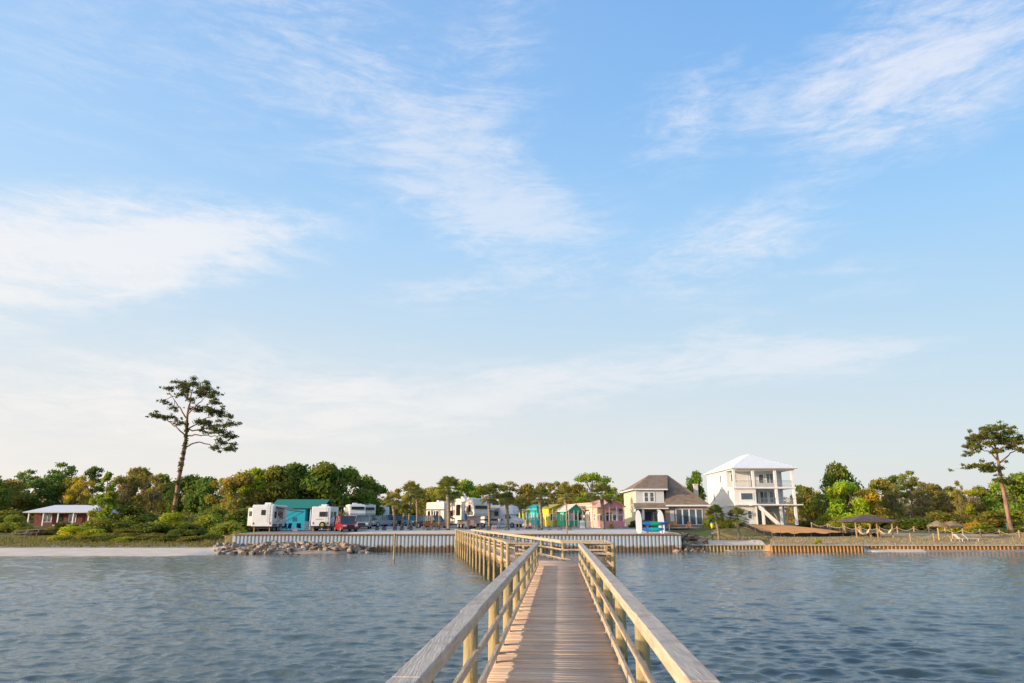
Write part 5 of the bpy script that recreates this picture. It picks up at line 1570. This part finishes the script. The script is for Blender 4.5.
SH = [
 (0, 503, 22, 104, MG, 'big green shrub at the left edge beside the brick house'), (14, 512, 15, 102, BG, 'green shrub left of the brick house wall'),
 (40, 527, 13, 96, (.13, .09, .04), 'reddish brown shrub before the brick house'), (52, 525, 9, 98, OL, 'small olive shrub before the brick house door'),
 (76, 523, 17, 91, (.18, .20, .02), 'bright yellow green shrub at the left end of the beach grass'), (93, 527, 16, 90, YG, 'yellow green shrub on the beach grass, second from the left'),
 (112, 514, 22, 98, MG, 'green shrub below the pointed cedar'), (132, 500, 24, 104, MG, 'tall green shrub left of the lone pine'), (128, 527, 20, 90, OL, 'olive shrub on the beach grass below the lone pine'),
 (152, 518, 22, 94, MG, 'round green shrub left of the pine base'), (172, 509, 20, 98, YG, 'yellowish shrub at the base of the lone pine'), (190, 521, 19, 91, DG, 'dark shrub right of the pine base'),
 (207, 511, 20, 95, BG, 'bright green shrub right of the pine base'), (213, 500, 18, 102, MG, 'tall green shrub behind the bright one'), (226, 517, 17, 90, BG, 'bright green shrub left of the white trailer'),
 (237, 501, 20, 98, MG, 'tall green shrub behind the trailer slide-out'), (262, 500, 20, 106, OL, 'olive shrub behind the white trailer roof'), (212, 531, 14, 86, DG, 'low dark shrub above the rubble heap'), (160, 531, 22, 88, OL, 'low olive shrub in the beach grass'),
 (647, 517, 9, 107, MG, 'green shrub before the porch of the brown roofed house'), (636, 518, 7, 108, DG, 'dark shrub left of the porch of the brown roofed house'), (611, 522, 3, 101.5, YG, 'small round bush before the pink porch'),
 (712, 507, 9, 104, BG, 'green shrub at the right corner of the brown roofed house'), (726, 515, 8, 103, MG, 'shrub between the young palms'),
 (828, 514, 12, 118, BG, 'bright green shrub right of the white house stairs'), (846, 512, 15, 112, BG, 'bright green shrub left of the hammock shelter'), (808, 518, 10, 122, OL, 'olive shrub behind the porch stairs'),
 (864, 510, 14, 112, YG, 'yellow shrub behind the hammock shelter roof'), (905, 516, 18, 110, DG, 'dark shrub right of the hammock shelter'), (928, 514, 18, 108, DG, 'dark shrub left of the thatched umbrellas'),
 (950, 523, 11, 101, YG, 'yellow shrub right behind the thatched umbrellas'), (974, 519, 10, 101, (.20, .14, .02), 'small orange yellow shrub left of the leaning pine'), (984, 523, 16, 98, BG, 'bright green shrub left of the leaning pine base'),
 (998, 525, 11, 97, MG, 'green shrub touching the leaning pine base'), (1020, 526, 12, 99, MG, 'dark green shrub right of the leaning pine base'), (818, 537.5, 4, 80.8, YG, 'small yellow green bush growing at the orange timber bulkhead'),
 (990, 508, 22, 112, OL, 'olive shrub behind the leaning pine trunk'), (1018, 503, 20, 113, BG, 'tall bright green shrub at the right edge'), (62, 532, 12, 86, YG, 'low yellow green shrub at the left end of the bank'), (86, 534, 14, 84.5, OL, 'low olive shrub at the beach edge under the yellow green one'),
 (106, 533, 15, 85.5, MG, 'low green shrub at the beach edge, third from the left'), (126, 535, 14, 84.5, YG, 'low yellowish shrub at the middle of the beach edge'), (146, 533, 15, 86, OL, 'low olive shrub at the beach edge below the round shrub'),
 (171, 533, 16, 85, MG, 'low green shrub at the beach edge below the lone pine'), (192, 534, 14, 84.5, OL, 'low olive shrub at the beach edge right of the lone pine'), (24, 524, 9, 97, MG, 'rounded green shrub beside the picnic tables'),
 (60, 519, 7, 106, OL, 'small olive shrub against the red brick wall'), (73, 521, 8, 104, BG, 'small bright shrub at the right end of the brick house'), (770, 523, 5, 117.5, OL, 'small olive bush under the white house deck'),
 (945, 507, 20, 114, OL, 'tall olive shrub above the thatched umbrellas'), (882, 503, 20, 116, OL, 'tall olive shrub above the shelter roof'), (1045, 515, 22, 104, MG, 'green shrub beyond the right edge'),
]
for px, tp, hw, Y, c, lb in SH:
    if 'deck' in lb: continue
    tree('bush', px, tp, hw, Y, tuple(v * q for v, q in zip(c, (3.2, 2.9, 1.8))), lb, 'shrubs along the shore')


# distant wood and undergrowth: nobody could count these
def mass(name, spans, n, size, col, label, seed, r0=1.6):
    g = random.Random(seed); cl = []
    for (px0, px1, t0, t1, Y0, Y1, k) in spans:
        for i in range(k):
            u = g.random(); px = px0 + (px1 - px0) * u; Y = g.uniform(Y0, Y1); x = xpx(px, Y); z0 = gz(x, Y); zt = zpy(t0 + (t1 - t0) * u + g.uniform(0, 5), Y)
            h = max(.4, zt - z0); r = min(r0 * g.uniform(.7, 1.3), h * .6)
            cl.append((x, Y, z0 + g.uniform(.1, 1.0) * (h - r), r * 1.3, r * 1.3, r))
    v, f, t = leaf_cloud(cl, n, size, seed); o = npmesh(name, v, f, LEAF, None, t, col); tag(o, label, 'wood' if name == 'distant_wood' else 'undergrowth', kind='stuff')


mass('distant_wood', [(-120, 380, 486, 484, 165, 190, 420), (380, 620, 494, 494, 175, 200, 260), (620, 720, 504, 500, 170, 190, 60), (790, 1160, 492, 488, 160, 185, 380)], 60000, .42, (.30, .26, .10), 'distant wood closing the view behind the shore', 3, 2.4)
mass('undergrowth', [(-60, 14, 516, 514, 106, 116, 40), (96, 250, 512, 508, 106, 116, 100), (250, 345, 508, 506, 110, 118, 50), (800, 1100, 514, 512, 118, 128, 150)], 30000, .26, (.24, .25, .08), 'dark undergrowth filling the foot of the woods', 4, 1.5)


def grass(name, spans, col, label, seed):
    g = np.random.default_rng(seed); V = []; T = []
    for (px0, px1, Y0, Y1, n, h) in spans:
        for i in range(n):
            Y = g.uniform(Y0, Y1); px = g.uniform(px0, px1); x = xpx(px, Y); z = gz(x, Y); hh = h * g.uniform(.5, 1.3); a = g.uniform(0, pi); w = .05
            V += [(x - cos(a) * w, Y - sin(a) * w, z), (x + cos(a) * w, Y + sin(a) * w, z), (x + g.normal(0, .1), Y + g.normal(0, .1), z + hh)]; T.append(g.uniform(.6, 1.3))
    V = np.array(V); f = np.arange(len(V)).reshape(-1, 3); o = npmesh(name, V, f, LEAF, None, np.array(T), col); tag(o, label, 'grass', kind='stuff')


grass('beach_grass', [(-60, 215, 78.5, 90, 6500, .30), (205, 240, 80, 88, 900, .4)], (.26, .23, .07), 'yellowish grass on the bank above the left beach', 8)
grass('meadow_grass', [(769, 862, 80.3, 90, 1500, .22), (864, 1120, 81.4, 92, 4000, .22), (684, 770, 86, 92, 900, .2), (1000, 1110, 92, 98, 1500, .3)], (.52, .37, .17), 'dry golden grass above the right bulkheads', 9)

# ------------------------------------------------------------------ sky and light
SUN_EL = R(9.0); SUN_DIR = Vector((-1.0, -.42, 0)).normalized()      # towards the sun
w = bpy.data.worlds.new('World'); S.world = w; w.use_nodes = True
T_ = w.node_tree; N = T_.nodes; L = T_.links; N.clear()


def math_(op, a=None, b=None, c=None, clamp=False):
    n = N.new('ShaderNodeMath'); n.operation = op; n.use_clamp = clamp
    for i, v in enumerate((a, b, c)):
        if v is None: continue
        if isinstance(v, (int, float)): n.inputs[i].default_value = v
        else: L.new(v, n.inputs[i])
    return n.outputs[0]


def mixc(f, a, b, mode='MIX'):
    n = N.new('ShaderNodeMix'); n.data_type = 'RGBA'; n.blend_type = mode
    for i, v in ((0, f), (6, a), (7, b)):
        if isinstance(v, (int, float)): n.inputs[i].default_value = v
        elif isinstance(v, tuple): n.inputs[i].default_value = (*v, 1)
        else: L.new(v, n.inputs[i])
    return n.outputs[2]


tc = N.new('ShaderNodeTexCoord'); sx = N.new('ShaderNodeSeparateXYZ'); L.new(tc.outputs['Generated'], sx.inputs[0])
az = math_('ARCTAN2', sx.outputs[0], sx.outputs[1]); el = math_('ARCSINE', sx.outputs[2])
sky = N.new('ShaderNodeTexSky'); sky.sky_type = 'NISHITA'; sky.sun_disc = False; sky.sun_elevation = SUN_EL
sky.sun_rotation = math.atan2(SUN_DIR.x, SUN_DIR.y); sky.air_density = 1.0; sky.dust_density = 1.2; sky.ozone_density = 1.2
nish = mixc(1.0, sky.outputs[0], (.10, .10, .10), 'MULTIPLY')
# clear-sky colour by height above the horizon
rp = N.new('ShaderNodeValToRGB'); e = rp.color_ramp.elements
e[0].position = 0.0; e[0].color = (.58, .62, .66, 1); e[1].position = 1.0; e[1].color = (.07, .20, .50, 1)
for p_, c_ in ((.07, (.54, .64, .72)), (.2, (.42, .62, .79)), (.34, (.30, .56, .87)), (.5, (.19, .44, .83)), (.62, (.15, .38, .78))):
    q = e.new(p_); q.color = (*c_, 1)
L.new(math_('MULTIPLY', el, .9, clamp=True), rp.inputs[0])
# warm glow on the sun's side, low
sund = math_('MULTIPLY_ADD', math_('DIVIDE', az, -1.15), .5, .42, clamp=True)
low = math_('SUBTRACT', 1.0, math_('MULTIPLY', el, 2.1), clamp=True)
low2 = math_('POWER', low, 1.9)
base = mixc(.22, rp.outputs[0], nish)
glow = math_('MULTIPLY', math_('MULTIPLY', sund, low2), 1.55, clamp=True)
base = mixc(glow, base, (.80, .68, .55))
hz_ = math_('MULTIPLY', math_('POWER', sund, 1.3), .50)
base = mixc(hz_, base, (.56, .69, .82))
# bright warm sky around the low sun, behind and left of the camera
vd = N.new('ShaderNodeVectorMath'); vd.operation = 'DOT_PRODUCT'; L.new(tc.outputs['Generated'], vd.inputs[0]); vd.inputs[1].default_value = (SUN_DIR.x, SUN_DIR.y, .10)
aur = math_('POWER', math_('MAXIMUM', vd.outputs['Value'], 0.0), 5.0)
base = mixc(aur, base, (2.2, 1.55, .9), 'ADD')


# clouds
def fbm(scale, stretch, rot, detail=7, rough=.6, dist=.0):
    cb_ = N.new('ShaderNodeCombineXYZ'); L.new(az, cb_.inputs[0]); L.new(el, cb_.inputs[1])
    mp = N.new('ShaderNodeMapping'); mp.vector_type = 'POINT'; mp.inputs['Scale'].default_value = stretch; mp.inputs['Rotation'].default_value = (0, 0, rot)
    L.new(cb_.outputs[0], mp.inputs[0]); n = N.new('ShaderNodeTexNoise'); n.inputs['Scale'].default_value = scale; n.inputs['Detail'].default_value = detail; n.inputs['Roughness'].default_value = rough; n.inputs['Distortion'].default_value = dist
    L.new(mp.outputs[0], n.inputs[0]); return n.outputs['Fac']


nA = fbm(3.4, (1.0, 3.6, 1), R(-12), detail=10, rough=.66, dist=1.2); nB = fbm(3.8, (1.0, 5.0, 1), R(36), detail=10, rough=.66, dist=1.3); nC = fbm(15, (1, 3.5, 1), R(-10), rough=.75, dist=.6)
nD = fbm(5.0, (1.0, 6.0, 1), R(-5), detail=8, dist=.7); nE = fbm(26, (1, 3.0, 1), R(30), rough=.7, dist=.4)


def px2ae(px, py):
    d = Vector(((px - 512) / F, cp + (341.5 - py) / F * -sp, sp + (341.5 - py) / F * cp)); d.normalize()
    return math.atan2(d.x, d.y), math.asin(d.z)


def blob(px, py, hl, hw, ang, strength):
    a0, e0 = px2ae(px, py); a1, e1 = px2ae(px + hl * cos(R(ang)), py - hl * sin(R(ang))); a2, e2 = px2ae(px + hw * sin(R(ang)), py + hw * cos(R(ang)))
    U = Vector((a1 - a0, e1 - e0)); V_ = Vector((a2 - a0, e2 - e0)); U2 = U / U.length_squared; V2 = V_ / V_.length_squared
    da = math_('SUBTRACT', az, a0); de = math_('SUBTRACT', el, e0)
    u = math_('ADD', math_('MULTIPLY', da, U2.x), math_('MULTIPLY', de, U2.y)); v = math_('ADD', math_('MULTIPLY', da, V2.x), math_('MULTIPLY', de, V2.y))
    r2 = math_('ADD', math_('MULTIPLY', u, u), math_('MULTIPLY', v, v))
    return math_('MULTIPLY', math_('SUBTRACT', 1.0, math_('POWER', r2, .62), clamp=True), strength)


def soft(n, lo, hi):
    m = N.new('ShaderNodeMapRange'); m.interpolation_type = 'SMOOTHSTEP'; m.inputs[1].default_value = lo; m.inputs[2].default_value = hi; L.new(n, m.inputs[0]); return m.outputs[0]


def total(bl):
    o = bl[0]
    for b in bl[1:]: o = math_('ADD', o, b)
    return o


mA = total([blob(0, 255, 400, 85, 6, 1.7), blob(200, 232, 150, 26, 8, .7), blob(915, 70, 260, 105, 14, 1.3), blob(120, 385, 400, 70, 0, .8), blob(740, 245, 170, 60, 18, 1.0), blob(688, 118, 110, 70, 20, .75)])
mB = total([blob(370, 90, 400, 120, -38, .62), blob(490, 205, 150, 75, -32, 1.1), blob(120, 60, 400, 180, -10, .42), blob(505, 45, 100, 90, -50, .7), blob(600, 225, 120, 60, -20, .4)])
mD = total([blob(620, 375, 420, 34, 6, .9), blob(380, 400, 360, 44, 2, .7), blob(820, 360, 200, 30, 4, .9), blob(460, 292, 120, 28, 4, .8), blob(150, 430, 460, 80, 0, .6), blob(560, 425, 480, 30, 2, .3), blob(860, 268, 160, 36, 0, .5), blob(700, 335, 150, 40, 14, .6)])
dt = math_('ADD', math_('MULTIPLY', math_('SUBTRACT', nC, .5), .60), math_('MULTIPLY', math_('SUBTRACT', nE, .5), .28))
def cloud(m, n, k): 
    v = math_('ADD', math_('MULTIPLY_ADD', m, k, n), dt)
    return math_('MULTIPLY', soft(v, .47, 1.0), math_('MULTIPLY', m, 1.35, clamp=True))
cA, cB, cD = cloud(mA, nA, .30), cloud(mB, nB, .26), cloud(mD, nD, .28)
cA, cB, cD = math_('MULTIPLY', cA, .95), math_('MULTIPLY', cB, .66), math_('MULTIPLY', cD, .72)
cl = math_('SUBTRACT', 1.0, math_('MULTIPLY', math_('MULTIPLY', math_('SUBTRACT', 1.0, cA), math_('SUBTRACT', 1.0, cB)), math_('SUBTRACT', 1.0, cD)), clamp=True)
cl = math_('MULTIPLY', cl, .80)
ccol = mixc(sund, (.66, .68, .76), (.80, .765, .73))
ccol = mixc(math_('MULTIPLY', glow, .95, clamp=True), ccol, (.82, .745, .66))
fin = mixc(cl, base, ccol)
# below the horizon
bg = N.new('ShaderNodeBackground'); L.new(fin, bg.inputs[0]); bg.inputs[1].default_value = 1.0
out = N.new('ShaderNodeOutputWorld'); L.new(bg.outputs[0], out.inputs[0])
w.cycles.sampling_method = 'MANUAL'; w.cycles.sample_map_resolution = 1024

sl = bpy.data.lights.new('sun', 'SUN'); sl.energy = 4.0; sl.angle = R(.7); sl.color = (1.0, .78, .54)
so = bpy.data.objects.new('sun', sl); C.objects.link(so)
sd = Vector((SUN_DIR.x * cos(SUN_EL), SUN_DIR.y * cos(SUN_EL), sin(SUN_EL)))
so.rotation_euler = sd.to_track_quat('Z', 'Y').to_euler(); so.location = (-30, 20, 30)

cam = bpy.data.cameras.new('camera'); co = bpy.data.objects.new('camera', cam); C.objects.link(co); S.camera = co
co.location = (0, 0, H); co.rotation_euler = (pi / 2 + PITCH, 0, 0)
cam.sensor_width = 36; cam.lens = F / 1024 * 36; cam.clip_end = 6000; cam.clip_start = .1
S.render.resolution_x = 1024; S.render.resolution_y = 683
S.view_settings.view_transform = 'Standard'; S.view_settings.look = 'None'; S.view_settings.gamma = 1; S.view_settings.exposure = .35
S.cycles.use_denoising = True; S.cycles.max_bounces = 6; S.cycles.sample_clamp_indirect = 8
